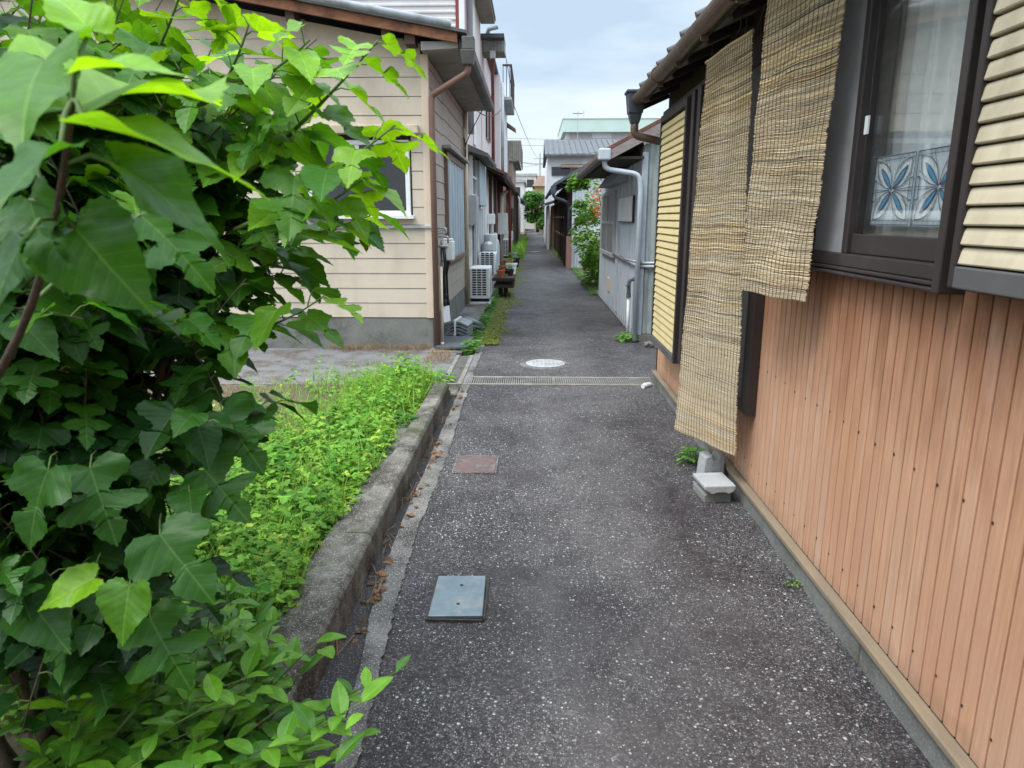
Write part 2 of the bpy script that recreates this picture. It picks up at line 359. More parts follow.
def rounded(path, n=5, r=.06):
    """polyline with its corners rounded"""
    P = [Vector(p) for p in path]; outp = [P[0]]
    for i in range(1, len(P) - 1):
        a = P[i] + (P[i - 1] - P[i]).normalized() * min(r, (P[i - 1] - P[i]).length * .45); b = P[i] + (P[i + 1] - P[i]).normalized() * min(r, (P[i + 1] - P[i]).length * .45)
        for k in range(n + 1):
            t = k / n; outp.append(a * (1 - t) ** 2 + P[i] * 2 * t * (1 - t) + b * t * t)
    return outp + [P[-1]]
def corr(y0, y1, pitch, depth, base, sign, shape='wave', step=None):
    """profile points (offset, along) of corrugated / grooved sheet"""
    pts = []; y = y0
    if shape == 'wave':
        n = max(2, int((y1 - y0) / pitch * 6))
        return [(base + sign * depth * .5 * math.sin(2 * PI * (y1 - y0) * i / n / pitch), y0 + (y1 - y0) * i / n) for i in range(n + 1)]
    while y < y1 - 1e-6:
        e = min(y + pitch, y1)
        if shape == 'groove': pts += [(base - sign * depth, y + .003), (base - sign * .0015, y + .0036), (base, y + .006), (base, e - .006), (base - sign * .0015, e - .0036), (base - sign * depth, e - .003)]
        if shape == 'rib': pts += [(base, y), (base, y + (e - y) * .55), (base + sign * depth, y + (e - y) * .65), (base + sign * depth, y + (e - y) * .9), (base, e - .0001)]
        y = e
    return pts

# ------------------------------------------------------------------ palette
A = mat_asphalt()
conc = mat_concrete('kerb_concrete', (.25, .225, .19), moss=(.06, .065, .022), stain=(.05, .041, .030), st=(.38, .57), speck=.6)
strip_m = mat_concrete('exposed_gravel', (.20, .185, .165), speck=.9, stain=(.05, .044, .04), st=(.40, .62))
found_m = mat_concrete('foundation_concrete', (.21, .21, .19), moss=(.10, .11, .06))
gutter_m = mat_concrete('wet_channel', (.055, .048, .048), moss=(.05, .05, .02), speck=.35, stain=(.03, .025, .024))
path_m = mat_concrete('old_grey_paving', (.19, .185, .185), speck=.4, stain=(.085, .065, .045), st=(.46, .62))
block_m = mat_concrete('cinder_block', (.46, .46, .46), speck=.2, stain=(.25, .25, .24), st=(.55, .8))
soil = M('soil', (.085, .065, .042), (.13, .11, .06), sc=9, rough=.95, bmp=.8, bsc=35, dirt=(.05, .08, .02), dsc=4)
wood = mat_planks('orange_cedar', .0625, [(.54, .29, .175), (.56, .31, .19), (.55, .30, .18), (.565, .315, .195), (.555, .305, .185), (.565, .32, .20)], stain=((.40, .26, .19), .72, 1.28))
brownclad = M('brown_metal_cladding', (.085, .05, .040), (.105, .064, .05), sc=4, rough=.5, bmp=.05)
trimwood = M('pale_trim_wood', (.26, .195, .13), (.20, .155, .105), sc=7, stretch=(4, .6, 4), dirt=(.16, .13, .10))
alu = M('dark_brown_aluminium', (.026, .018, .018), (.034, .025, .024), sc=3, rough=.45, spec=.4, bmp=.03, dirt=(.06, .052, .05), dsc=4, dpos=(.52, .9))
alug = M('grey_aluminium', (.11, .105, .105), (.08, .075, .075), sc=3, rough=.5, spec=.5, bmp=.03, dirt=(.07, .07, .07))
cream = M('cream_slat', (.60, .51, .36), (.55, .46, .325), sc=8, rough=.5, bmp=.03, dirt=(.30, .25, .16), dsc=7, dpos=(.45, .85))
cream_y = M('yellow_cream_slat', (.66, .53, .27), (.60, .47, .23), sc=8, rough=.5, bmp=.03, dirt=(.42, .33, .17), dsc=5, dpos=(.52, .9))
screen_m = M('grey_mesh_screen', (.29, .28, .29), (.25, .24, .25), sc=14, rough=.7, bmp=.25, bsc=400)
copperg = M('brown_gutter', (.125, .075, .052), (.09, .055, .042), sc=5, rough=.45, spec=.4, bmp=.04, stretch=(1, .5, 1), dirt=(.19, .14, .10), dsc=6)
slate = M('dark_roof_tile', (.075, .08, .085), (.12, .125, .13), sc=6, rough=.6, bmp=.2, dirt=(.05, .05, .045))
bluepl = M('blue_grey_plastic', (.055, .065, .085), (.075, .085, .105), sc=5, rough=.45, bmp=.03, dirt=(.12, .13, .14))
darkw = M('dark_stained_wood', (.032, .022, .017), (.05, .036, .028), sc=5, rough=.8, stretch=(3, .5, 3), bmp=.3)
soffit_m = M('grey_soffit', (.30, .285, .265), (.25, .235, .22), sc=3, rough=.85, dirt=(.16, .14, .12), dsc=2)
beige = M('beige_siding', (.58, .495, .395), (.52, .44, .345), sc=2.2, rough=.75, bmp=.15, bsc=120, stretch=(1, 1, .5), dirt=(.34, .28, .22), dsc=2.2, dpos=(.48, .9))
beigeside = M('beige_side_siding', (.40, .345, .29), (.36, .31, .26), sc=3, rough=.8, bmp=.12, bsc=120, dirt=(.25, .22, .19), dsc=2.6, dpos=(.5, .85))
peach = M('peach_trim', (.66, .52, .40), (.60, .47, .36), sc=4, rough=.7, bmp=.05)
rustw = M('rusty_fascia', (.36, .16, .09), (.24, .105, .06), sc=8, rough=.85, stretch=(.6, 3, 3), dirt=(.10, .05, .035), dsc=6, dpos=(.48, .7))
galv = M('galvanised_pipe', (.46, .47, .48), (.38, .39, .41), sc=6, rough=.45, spec=.5, metal=.3, bmp=.04, dirt=(.25, .24, .23), dsc=5)
browng = M('brown_downpipe', (.20, .115, .09), (.165, .095, .075), sc=4, rough=.5, bmp=.03)
redpipe = M('red_brown_pipe', (.22, .05, .045), (.17, .045, .04), sc=4, rough=.5, bmp=.03)
whitep = M('white_paint', (.74, .74, .72), (.66, .66, .65), sc=4, rough=.5, bmp=.03, dirt=(.42, .40, .36), dsc=3, dpos=(.55, .9))
whitewall = M('white_siding', (.66, .63, .61), (.60, .57, .56), sc=2, rough=.75, bmp=.05, dirt=(.45, .41, .38), dsc=1.5, dpos=(.55, .85))
pinkwall = M('pinkish_wall', (.66, .56, .56), (.61, .52, .53), sc=2, rough=.8, bmp=.05, dirt=(.45, .38, .38), dsc=1.2, dpos=(.55, .85))
greywall = M('grey_wall', (.40, .41, .42), (.33, .34, .36), sc=3, rough=.8, bmp=.1, dirt=(.22, .20, .19), dsc=2)
shedm = M('blue_grey_sheet', (.48, .51, .545), (.42, .455, .50), sc=2.5, rough=.55, spec=.3, bmp=.05, dirt=(.29, .27, .25), dsc=3.5, dpos=(.54, .78))
shedend = M('grey_green_sheet', (.36, .395, .38), (.29, .32, .31), sc=3, rough=.6, stretch=(4, 4, .4), bmp=.05, dirt=(.19, .185, .175), dsc=5, dpos=(.48, .72))
rustroof = M('rusty_roof_sheet', (.16, .07, .05), (.11, .06, .05), sc=9, rough=.75, bmp=.2, dirt=(.28, .11, .06), dsc=8, dpos=(.52, .7))
black = M('black_rubber', (.012, .012, .013), (.02, .02, .022), sc=6, rough=.6, bmp=.1)
darkglass = M('dark_window_glass', (.018, .021, .025), (.024, .027, .032), sc=2, rough=.08, spec=.6, bmp=0)
paleblue = M('pale_blue_panel', (.40, .46, .50), (.35, .41, .45), sc=2, rough=.5, bmp=.03, dirt=(.27, .29, .30), dsc=2)
tin = M('galvanised_lid', (.19, .235, .255), (.135, .17, .19), sc=12, rough=.42, spec=.5, metal=.4, bmp=.05, dirt=(.33, .33, .31), dsc=7, dpos=(.5, .75))
rustlid = M('rust_lid', (.14, .085, .078), (.085, .062, .060), sc=9, dirt=(.16, .14, .13), dsc=12, dpos=(.5, .7), rough=.8, bmp=.2, bsc=120)
iron = M('cast_iron_cover', (.42, .42, .415), (.32, .32, .315), sc=9, rough=.55, metal=.1, bmp=.2, dirt=(.24, .23, .22), dsc=8)
steel = M('grating_steel', (.30, .285, .255), (.20, .185, .16), sc=8, rough=.6, metal=.4, bmp=.1, dirt=(.16, .10, .06), dsc=6)
terra = M('terracotta', (.42, .13, .06), (.34, .10, .05), sc=8, rough=.85, bmp=.1)
barkm = M('bark', (.085, .06, .042), (.05, .036, .026), sc=14, rough=.9, stretch=(3, 3, .6), bmp=.6)
twig = M('green_twig', (.11, .17, .045), (.08, .12, .035), sc=10, rough=.7, bmp=.1)
reed = mat_attr('reed', .75, .12)
herb = mat_attr('herbage', .6, .35)
brick = M('red_brick', (.30, .15, .12), (.25, .13, .11), sc=5, rough=.9, bmp=.2)
greenroof = M('pale_green_parapet', (.50, .62, .56), (.46, .57, .52), sc=1, rough=.7, bmp=.02)
yellowwall = M('yellow_wall', (.55, .42, .20), (.50, .38, .18), sc=1, rough=.8, bmp=.02)
woodwall = M('brown_board_wall', (.24, .16, .115), (.17, .115, .085), sc=2, rough=.85, stretch=(2, 2, .5), bmp=.1, dirt=(.10, .07, .055))
greysheet = M('grey_balcony_sheet', (.26, .255, .22), (.20, .195, .17), sc=2, rough=.7, stretch=(3, 3, .5), bmp=.05, dirt=(.14, .13, .11))
cablem = M('black_cable', (.02, .02, .022), None, rough=.6, bmp=0)
curt = M('lace_curtain', (.84, .84, .83), (.74, .74, .74), sc=30, rough=.9, bmp=.1, bsc=300)
frost = M('frosted_film', (.60, .64, .66), (.50, .56, .60), sc=12, rough=.5, bmp=.05)
filmblue = M('blue_film', (.08, .30, .50), (.10, .26, .42), sc=8, rough=.4, bmp=.02)
filmwhite = M('pale_petal_film', (.70, .71, .70), (.60, .62, .62), sc=8, rough=.5, bmp=.02)
filmline = M('dark_lead_line', (.07, .10, .15), (.05, .08, .12), sc=8, rough=.5, bmp=.02)
glass = mat_glass('clear_glass', (.98, .985, .985))
roomdark = M('dark_room', (.05, .045, .04), None, rough=.9, bmp=0)
mulb = mat_leaf('mulberry_leaf', trans=.45, rough=.43, spec=.35)
shrubl = mat_leaf('glossy_leaf', trans=.25, rough=.36, spec=.3, nveins=9, slant=1.2, vein_c=1.35)

# ------------------------------------------------------------------ ground, alley, kerb, channel
struct(MB().add([(-400, -60, -.24), (400, -60, -.24), (400, 900, -.24), (-400, 900, -.24)], [(0, 1, 2, 3)]).build('ground', soil))
g = MB(); nx, ny = 12, 260
xs = [-.545 + 2.945 * i / nx for i in range(nx + 1)]; ys = [-3 + 6.0 * j / 60 for j in range(60)] + [3 + 117 * (j / 200) ** 1.6 for j in range(201)]
xr_ = lambda y: float(np.interp(y, [0, 1.95, 2.4, 3.05, 4.1, 6, 8.4], [-.40, -.488, -.517, -.546, -.53, -.56, -.56]))
for y in ys:
    for k_, x in enumerate(xs):
        if k_ == 0: x = xr_(y) - .035
        g.v.append((x, y, .002 * math.sin(x * 3 + y * .9) + .002 * math.sin(y * 2.1 + x)))
w = nx + 1
g.f = [(j * w + i, j * w + i + 1, (j + 1) * w + i + 1, (j + 1) * w + i) for j in range(len(ys) - 1) for i in range(nx)]; g.m = [0] * len(g.f)
struct(g.build('alley_road', A, smooth=True))
rb = MB()
def strip_path(y0, y1, step, fx0, fx1, z0, z1, mb):
    n = max(1, int((y1 - y0) / step))
    for k in range(n):
        a, b = y0 + (y1 - y0) * k / n, y0 + (y1 - y0) * (k + 1) / n
        mb.add([(fx0(a), a, z1), (fx1(a), a, z1), (fx1(b), b, z1), (fx0(b), b, z1), (fx0(a), a, z0), (fx0(b), b, z0)], [(0, 1, 2, 3), (0, 3, 5, 4)])
ej = np.random.RandomState(3).uniform(-1, 1, 5000)
xl_ = lambda y: float(np.interp(y, [0, 1.95, 2.4, 3.05, 4.1], [-.44, -.565, -.617, -.650, -.648]))
strip_path(-3, 60, .02, lambda y: xl_(y) + .004 * ej[int((y + 3) / .11) + 900], lambda y: xr_(y) + -.010 + .006 * ej[int(round((y + 3) / .02))] + .008 * ej[int((y + 3) / .13)], -.22, .0075, rb)
struct(rb.build('concrete_strip', strip_m, recalc=False))
struct(MB().box(-.75, -3, -.2, -.40, 6.27, -.03).build('drain_channel', gutter_m))
struct(MB().box(-.80, 7.72, -.23, -.645, 60, -.16).build('drain_channel', gutter_m))
kb = MB()
for a, b in ((-3, .9), (.906, 2.9), (2.906, 4.6), (4.606, 5.86)):
    kb.prism([(-.71, -.15), (-.71, .108), (-.728, .128), (-.828, .13), (-.838, .12), (-.838, -.15)], 'y', a, b)
struct(kb.build('kerb', conc, bevel=.008))
struct(MB().box(-.93, -3, -.1, -.842, 4.72, .098).build('kerb_backing', conc, bevel=.01))
struct(MB().box(-8, 5.98, -.2, -.66, 6.30, -.006).box(-.862, 5.866, -.2, -.71, 5.975, .05).build('channel_end', conc, bevel=.01))
struct(MB().box(-8, -3, -.2, -.94, 5.97, .06).build('yard', soil))
struct(MB().box(-8, 6.305, -.2, -.86, 7.9, -.004).box(-8, 7.9, -.2, -1.2, 8.2, -.008).build('side_path', path_m))
struct(MB().box(-1.2, 7.905, -.2, -.80, 22, .004).box(-.86, 6.305, -.2, -.845, 7.72, .0).box(-.615 - .03, 6.305, -.2, -.600, 7.72, .009).build('concrete_ledge', path_m))
struct(MB().box(-8, 22, -.2, -.80, 80, .002).build('side_yard', soil))
struct(MB().box(1.32, 13.9, -.2, 9, 60, .012).build('garden_ground', soil))

# steel grating across the alley
gr = thing('drain_grating', 'long steel drain grating with cross bars crossing the whole alley', 'grating', (0, 6.47, 0))
b = MB()
for k in range(0, 88):
    x = -.63 + k * .02
    b.box(x, 6.335, -.03, x + .008, 6.60, .012)
b.build('grating_bars', steel, gr)
MB().box(-.645, 6.30, -.05, 1.125, 6.335, .014).box(-.645, 6.60, -.05, 1.125, 6.635, .014).box(.20, 6.336, -.05, .212, 6.599, .016).build('frame', steel, gr, bevel=.003)
g2 = thing('drain_grating', 'small rust framed grating over the ditch by the beige house corner', 'grating', (-.735, 7.1, 0))
b = MB()
for k in range(52):
    y = 6.34 + k * .0262; b.box(-.80, y, -.03, -.69, y + .007, .008)
b.build('grating_bars', steel, g2)
MB().box(-.842, 6.31, -.05, -.80, 7.70, .016).box(-.69, 6.31, -.05, -.648, 7.70, .016).box(-.7999, 6.31, -.05, -.6901, 6.335, .014).build('frame', steel, g2, bevel=.003)
def manhole(x, y, r, label, rim):
    t = thing('manhole_cover', label, 'manhole cover', (x, y, .008), 'manhole covers in the alley')
    b = MB(); b.lathe([(r * .9, -.02), (r * .9, .008), (r * .86, .011), (0.001, .011)], (x, y, .008), 36)
    for k in range(-4, 5):
        for j in range(-4, 5):
            if (k * k + j * j) < 17: b.box(x + k * r * .18 - .014, y + j * r * .18 - .014, .018, x + k * r * .18 + .014, y + j * r * .18 + .014, .0225)
    b.build('lid', iron, t)
    MB().lathe([(r * .92, -.02), (r * .92, .006), (r, .004), (r * 1.16, -.003), (r * 1.16, -.02)], (x, y, .008), 36).build('rim', rim, t)
manhole(.14, 7.27, .23, 'pale round manhole cover just beyond the long drain grating', strip_m)
manhole(.12, 32.5, .27, 'small far manhole cover halfway down the alley', strip_m)
p = MB().hexa([(-.392, 2.41, .004), (-.183, 2.42, .004), (-.19, 2.73, .004), (-.392, 2.722, .004), (-.392, 2.41, .019), (-.183, 2.42, .019), (-.19, 2.73, .019), (-.392, 2.722, .019)]).build('cover_plate', tin, at=(-.29, 2.57, 0), bevel=.003)
MB().box(-.401, 2.40, -.01, -.3925, 2.73, .0105).box(-.182, 2.412, -.01, -.174, 2.738, .0105).box(-.3925, 2.40, -.01, -.182, 2.408, .0105).box(-.392, 2.7305, -.01, -.1905, 2.738, .0105).build('dirt_filled_rim', M('packed_dirt', (.05, .042, .035), (.08, .07, .055), sc=40, rough=.95, bmp=.6), p)
tag(p, 'blue grey metal cover plate with two pin holes lying in the asphalt', 'cover plate')
hl = MB()
for q in ((-.285, 2.50), (-.285, 2.645)): hl.lathe([(.007, 0), (.007, .0155), (.0001, .0155)], (q[0], q[1], .005), 12)
build_each(hl, 'pin_hole', black, p)
p = MB().box(-.47, 4.0, .0, -.22, 4.30, .012).build('cover_plate', rustlid, at=(-.34, 4.15, 0), bevel=.004)
MB().box(-.48, 3.99, -.01, -.4705, 4.31, .0095).box(-.2195, 3.99, -.01, -.21, 4.31, .0095).box(-.4705, 3.99, -.01, -.2195, 3.9995, .0095).box(-.4705, 4.3005, -.01, -.2195, 4.31, .0095).build('iron_rim', strip_m, p)
tag(p, 'reddish brown square cover plate flush in the asphalt beside the gravel strip', 'cover plate')

# ------------------------------------------------------------------ right: orange wood house
rh = thing('wooden_house', 'orange cedar board house with reed blinds, brown gutter and cream louvred shutters', 'house', (1.4, 2, 0))
y0, y1 = -2.625, 6.45
pts = corr(y0, y1, .0625, .021, 1.16, -1, 'groove')
MB().profile(pts, lambda p, z: (p[0], p[1], z), .118, 1.31).build('board_wall', wood, rh, recalc=False)
b = MB()
for a, c, z0, z1 in ((y0, 1.95, .1, 2.75), (2.95, y1, .1, 2.75), (1.95, 2.95, .1, 1.31), (1.95, 2.95, 2.46, 2.75)): b.box(1.184, a, z0, 1.5, c, z1)
b.box(1.46, 1.95, 1.31, 1.5, 2.95, 2.46); b.box(1.501, y0, .1, 6, y1, 2.7)
b.build('inner_wall', roomdark, rh)
pts = corr(y0, y1, .05, .012, 1.165, -1, 'rib')
for a, c, z0, z1 in ((3.0, y1, 1.312, 2.75), (y0, 1.9, 1.312, 2.75), (1.9, 3.0, 2.47, 2.75)):
    MB().profile(corr(a, c, .05, .012, 1.165, -1, 'rib'), lambda p, z: (p[0], p[1], z), z0, z1).build('brown_cladding', brownclad, rh, recalc=False)
MB().profile([(1.165, y1 + .002), (6, y1 + .002)], lambda p, z: (p[0], p[1], z), .1, 2.75).build('end_wall', brownclad, rh)
fb = MB(); yy = y0
while yy < 6.5:
    L_ = rnd.uniform(.85, 1.2); fb.box(1.135 + rnd.uniform(-.003, .003), yy + .004, -.2, 1.4, min(yy + L_, 6.5), .088); yy += L_
fb.build('foundation', found_m, rh, bevel=.006)
MB().box(1.120, y0, .089, 1.165, 6.50, .112).build('base_trim', trimwood, rh, bevel=.004)
nb = MB()
for z, ph in ((.762, 0), (.232, .03)):
    for k in range(46):
        y = .8 + k * .125 + .002
        zz = z + rnd.uniform(-.008, .006); r_ = rnd.uniform(.0034, .005)
        nb.lathe([(r_, 0), (r_, .001)], (0, 0, 0), 8)
        n = 16
        for i in range(len(nb.v) - n, len(nb.v)):
            q = nb.v[i]; nb.v[i] = (1.1585 - q[2], y + q[0], zz + q[1] * 1.25)
build_each(nb, 'nail_head', M('rusty_nail', (.035, .02, .015), None, rough=.9, bmp=0), rh)
# roof, fascia, gutter
rf = MB(); prof = corr(-2.9, 6.62, .265, .05, 0, 1, 'wave')
def roofp(p, s): return (.88 + s, p[1], 2.50 + s * .42 + p[0] + .03)
rf.profile(prof, roofp, 0, 3.2)
n_ = len(prof); rf.profile([(0, -2.9), (0, 6.62)], lambda p, s: (.90 + s, p[1], 2.46 + s * .42), 0, 3.2)
roof = rf.build('tiled_roof', slate, rh, recalc=False, smooth=True)
cb_ = MB()
for k in range(24):
    y = -2.75 + k * .40
    cb_.tube([(.845, y, 2.528), (.90, y, 2.55), (1.0, y, 2.592)], [.020, .024, .028], 10)
build_each(cb_, 'tile_end', slate, roof)
MB().hexa([(.915, -2.85, 2.445), (1.3, -2.85, 2.607), (1.3, 6.55, 2.607), (.915, 6.55, 2.445), (.915, -2.85, 2.455), (1.3, -2.85, 2.617), (1.3, 6.55, 2.617), (.915, 6.55, 2.455)]).build('soffit', M('dull_soffit', (.34, .32, .30), (.26, .24, .22), sc=3, rough=.85), rh)
rb_ = MB()
for k in range(20): rb_.bar((.92, -2.6 + k * .48, 2.425), (1.165, -2.6 + k * .48, 2.53), .04, .045)
rb_.box(.895, -2.86, 2.425, .915, 6.56, 2.53)
build_each(rb_, 'rafter', darkw, rh)
gp = [(.87 + .052 * math.cos(t), 2.475 + .052 * math.sin(t)) for t in [PI * .98 + PI * 1.04 * i / 10 for i in range(11)]]
gpi = [(.87 + .048 * math.cos(t), 2.475 + .048 * math.sin(t)) for t in [PI * .98 + PI * 1.04 * i / 10 for i in range(11)]][::-1]
gt = MB().prism(gp + gpi, 'y', -2.9, 6.33).build('gutter', copperg, rh, smooth=False)
bk = MB()
for k in range(14): bk.box(.865, -2.6 + k * .66, 2.40, .905, -2.585 + k * .66, 2.43)
for k in range(4): bk.tube([(.87, -.4 + k * 1.9, 2.475), (.87, -.36 + k * 1.9, 2.475)], .0565, 18)
build_each(bk, 'gutter_bracket', copperg, gt)
ho = MB().hexa([(.80, 6.32, 2.36), (.92, 6.32, 2.36), (.92, 6.45, 2.36), (.80, 6.45, 2.36), (.785, 6.30, 2.52), (.935, 6.30, 2.52), (.935, 6.47, 2.52), (.785, 6.47, 2.52)])
ho.box(.775, 6.29, 2.52, .945, 6.48, 2.545); ho.hexa([(.825, 6.35, 2.28), (.895, 6.35, 2.28), (.895, 6.42, 2.28), (.825, 6.42, 2.28), (.805, 6.325, 2.359), (.915, 6.325, 2.359), (.915, 6.445, 2.359), (.805, 6.445, 2.359)])
hop = ho.build('rain_hopper', bluepl, rh, bevel=.008)
MB().tube(rounded([(.86, 6.385, 2.30), (.86, 6.385, 2.19), (1.12, 6.37, 2.13), (1.2, 6.52, 2.10), (1.2, 6.53, .1)], r=.05), .034, 12).build('downpipe', copperg, rh, smooth=True)
ew = MB().tube([(1.05, 4.0, 2.42), (1.0, 3.75, 2.40), (.96, 3.6, 2.45), (.95, 3.45, 2.43)], .004, 6).tube([(1.08, 3.9, 2.43), (1.04, 3.62, 2.33), (1.02, 3.45, 2.42)], .0035, 6)
build_each(ew, 'eave_cable', cablem, rh)
# window A behind the long blind, with its tall post
wa = MB(); ya, yb, za, zb = 3.55, 4.66, .50, 2.30
wa.box(1.108, ya, za, 1.157, ya + .085, zb); wa.box(1.108, yb - .06, za, 1.157, yb, zb); wa.box(1.108, ya + .085, zb - .06, 1.157, yb - .06, zb); wa.box(1.108, ya + .085, za, 1.157, yb - .06, za + .06)
wa.box(1.112, ya + .101, za + .061, 1.117, ya + .13, zb - .061)
wfa = wa.build('window', alu, rh, bevel=.004)
MB().box(1.118, ya + .131, za + .061, 1.13, yb - .061, zb - .061).build('screen', screen_m, wfa)
# window B with curtain and glass
ya, yb, za, zb = 1.93, 2.96, 1.33, 2.46
wb = MB(); wb.box(1.085, ya, za - .03, 1.19, ya + .035, zb); wb.box(1.13, 2.625, za + .045, 1.185, 2.665, zb); wb.box(1.095, yb - .03, za - .02, 1.19, yb, zb)
wb.box(1.095, ya + .035, zb - .05, 1.19, yb - .03, zb)
wb.box(1.115, ya + .035, za, 1.2, yb - .03, za + .045); wb.box(1.145, ya + .036, za + .046, 1.175, 2.624, za + .115)
wb.box(1.15, ya + .036, za + .1151, 1.17, ya + .075, zb - .051)
wfb = wb.build('window', alu, rh, bevel=.004)
sl = MB().hexa([(1.10, ya + .036, za - .03), (1.2, ya + .036, za - .03), (1.2, yb + .1, za - .03), (1.10, yb + .1, za - .03), (1.10, ya + .036, za - .018), (1.2, ya + .036, za - .015), (1.2, yb + .1, za - .015), (1.10, yb + .1, za - .018)])
sl.box(1.108, ya + .0365, za - .0145, 1.2, yb + .1, za - .001)
sl.build('sill', alu, wfb, bevel=.004)
MB().box(1.135, 2.666, za + .046, 1.150, yb - .031, zb - .051).build('insect_screen', screen_m, wfb)
MB().box(1.158, ya + .0755, za + .1152, 1.162, 2.6245, zb - .052).build('glass_pane', glass, wfb)
MB().box(1.138, 2.575, 1.78, 1.144, 2.60, 1.84).build('window_latch', whitep, wfb)
cu = MB(); n = 150
cp = [(1.30 + .016 * math.sin(i * .55) + .012 * math.sin(i * .21 + 1), 1.955 + .985 * i / n) for i in range(n + 1)]
cu.profile(cp, lambda q, z: (q[0] + (2.4 - z) * .006 * math.sin(q[1] * 31), q[1], z), 1.34, 2.45)
tag(cu.build('lace_curtain', curt, at=(1.3, 2.45, 1.34), smooth=True, recalc=False), 'white folded lace curtain hanging behind the window glass', 'curtain')
# two film panels with a blue flower each
def film(yc, label):
    t = thing('window_panel', label, 'window panel', (1.20, yc, 1.48), 'stained glass style window panels')
    hw, z0, z1 = .135, 1.475, 1.705; zc = (z0 + z1) / 2; hh = (z1 - z0) / 2
    MB().box(1.200, yc - hw, z0, 1.204, yc + hw, z1).build('film_sheet', frost, t)
    pb, pw, ln = MB(), MB(), MB()
    def P(u, v, x=1.1985): return (x, yc + u * hw, zc + v * hh)
    def petal(ang, r0, r1, wd, mb, x, sq=1):
        n = 12; cs = []
        for i in range(n + 1):
            s = i / n; cs.append((r0 + (r1 - r0) * s, wd * math.sin(PI * s) ** .85))
        up = [(r, q) for r, q in cs]; dn = [(r, -q) for r, q in cs[::-1][1:-1]]
        pts = [(r * math.cos(ang) - q * math.sin(ang), r * math.sin(ang) + q * math.cos(ang)) for r, q in up + dn]
        o = len(mb.v); mb.add([P(u, v, x) for u, v in pts], [tuple(range(len(pts)))])
        return pts
    def line(a, c, wd=.022, x=1.1955):
        a, c = Vector(a), Vector(c); d = (c - a); q = Vector((-d.y, d.x)).normalized() * wd / 2
        ln.add([P(*(a + q), x), P(*(c + q), x), P(*(c - q), x), P(*(a - q), x)], [(0, 1, 2, 3)])
    for k in range(4):
        an = PI / 4 + k * PI / 2
        for pts in (petal(an, .06, 1.18, .27, pw, 1.199), petal(an, .08, .92, .085, pb, 1.197)):
            for i in range(len(pts)): line(pts[i], pts[(i + 1) % len(pts)], .026)
        for off in (-.5, -.33, .33, .5):
            q0 = (math.cos(an + off) * .55, math.sin(an + off) * .55); line(q0, (math.cos(an + off * .9) * 1.0, math.sin(an + off * .9) * 1.0), .015)
    for s in (-1, 1):
        line((-.98, s * .97), (.98, s * .97), .03); line((s * .975, -.97), (s * .975, .97), .03); line((-.98, s * .86), (.98, s * .86), .015)
        line((s * .1, 0), (s * .95, .05), .018); line((s * .1, 0), (s * .95, -.05), .018)
        line((s * .82, -.3), (s * .82, .3), .03); line((s * .82, .3), (s * .95, .3), .03); line((s * .82, -.3), (s * .95, -.3), .03)
        for k in range(9): line((-.9 + k * .22, s * .86), (-.8 + k * .22, s * .97), .012)
    pw.build('pale_petal', filmwhite, t); pb.build('blue_petal', filmblue, t); ln.build('lead_line', filmline, t)
film(2.475, 'window panel with blue four petal flower, the one nearer the reed blind')
film(2.195, 'window panel with blue four petal flower, the one nearer the cream shutter')
# louvred shutters
def smooth_by_angle(o, lim=R(38)):
    me = o.data; me.polygons.foreach_set('use_smooth', [True] * len(me.polygons)); bm = bmesh.new(); bm.from_mesh(me)
    for e_ in bm.edges: e_.smooth = len(e_.link_faces) == 2 and e_.calc_face_angle(0) < lim
    bm.to_mesh(me); bm.free(); return o
def shutter(name, y0, y1, z0, z1, X, pitch, slat_m, label):
    s = thing(name, label, 'shutter', (X, (y0 + y1) / 2, z0), 'louvred shutters on the wooden house')
    w_ = .045
    b = MB(); b.box(X, y0, z0, X + .06, y0 + w_, z1); b.box(X, y1 - .026, z0, X + .06, y1, z1); b.box(X, y0 + w_, z1 - .05, X + .06, y1 - .026, z1)
    b.box(X + .061, y0, z0, X + .075, y1, z1)
    b.build('shutter_frame', alu, s, bevel=.004)
    MB().box(X - .002, y0 + w_, z0, X + .058, y1 - .0265, z0 + .055).build('bottom_rail', alug, s, bevel=.004)
    sm = MB(); z = z0 + .056
    while z + pitch < z1 - .05:
        a, c = y0 + w_ + .001, y1 - .027
        # a hollow, slightly rounded blade: bulging front, lip under
        pr = [(X + .05, z + pitch * .985), (X + .022, z + pitch * .98), (X + .015, z + pitch * .93), (X + .011, z + pitch * .75), (X + .008, z + pitch * .45), (X + .005, z + pitch * .16), (X + .007, z + pitch * .09), (X + .014, z + pitch * .06), (X + .05, z + pitch * .07)]
        sm.prism(pr, 'y', a, c); z += pitch
    smooth_by_angle(sm.build('louvre_slats', slat_m, s))
    return s
shutter('louvred_shutter', .75, 1.875, 1.325, 2.46, 1.075, .0485, cream, 'large pale cream louvred shutter beside the curtained window')
shutter('louvred_shutter', 5.04, 6.03, .47, 2.29, 1.02, .053, cream_y, 'yellow cream louvred shutter at the far corner of the wooden house')
tk = MB()
for k in range(4): tk.box(1.03 + (k % 2) * .014, 4.68 + k * .088, .50, 1.16, 4.745 + k * .088, 2.30)
build_each(tk, 'shutter_track', alu, rh, bevel=.004)
MB().box(1.05, 4.62, 2.30, 1.165, 6.1, 2.335).build('track_cover', alu, rh, bevel=.004)

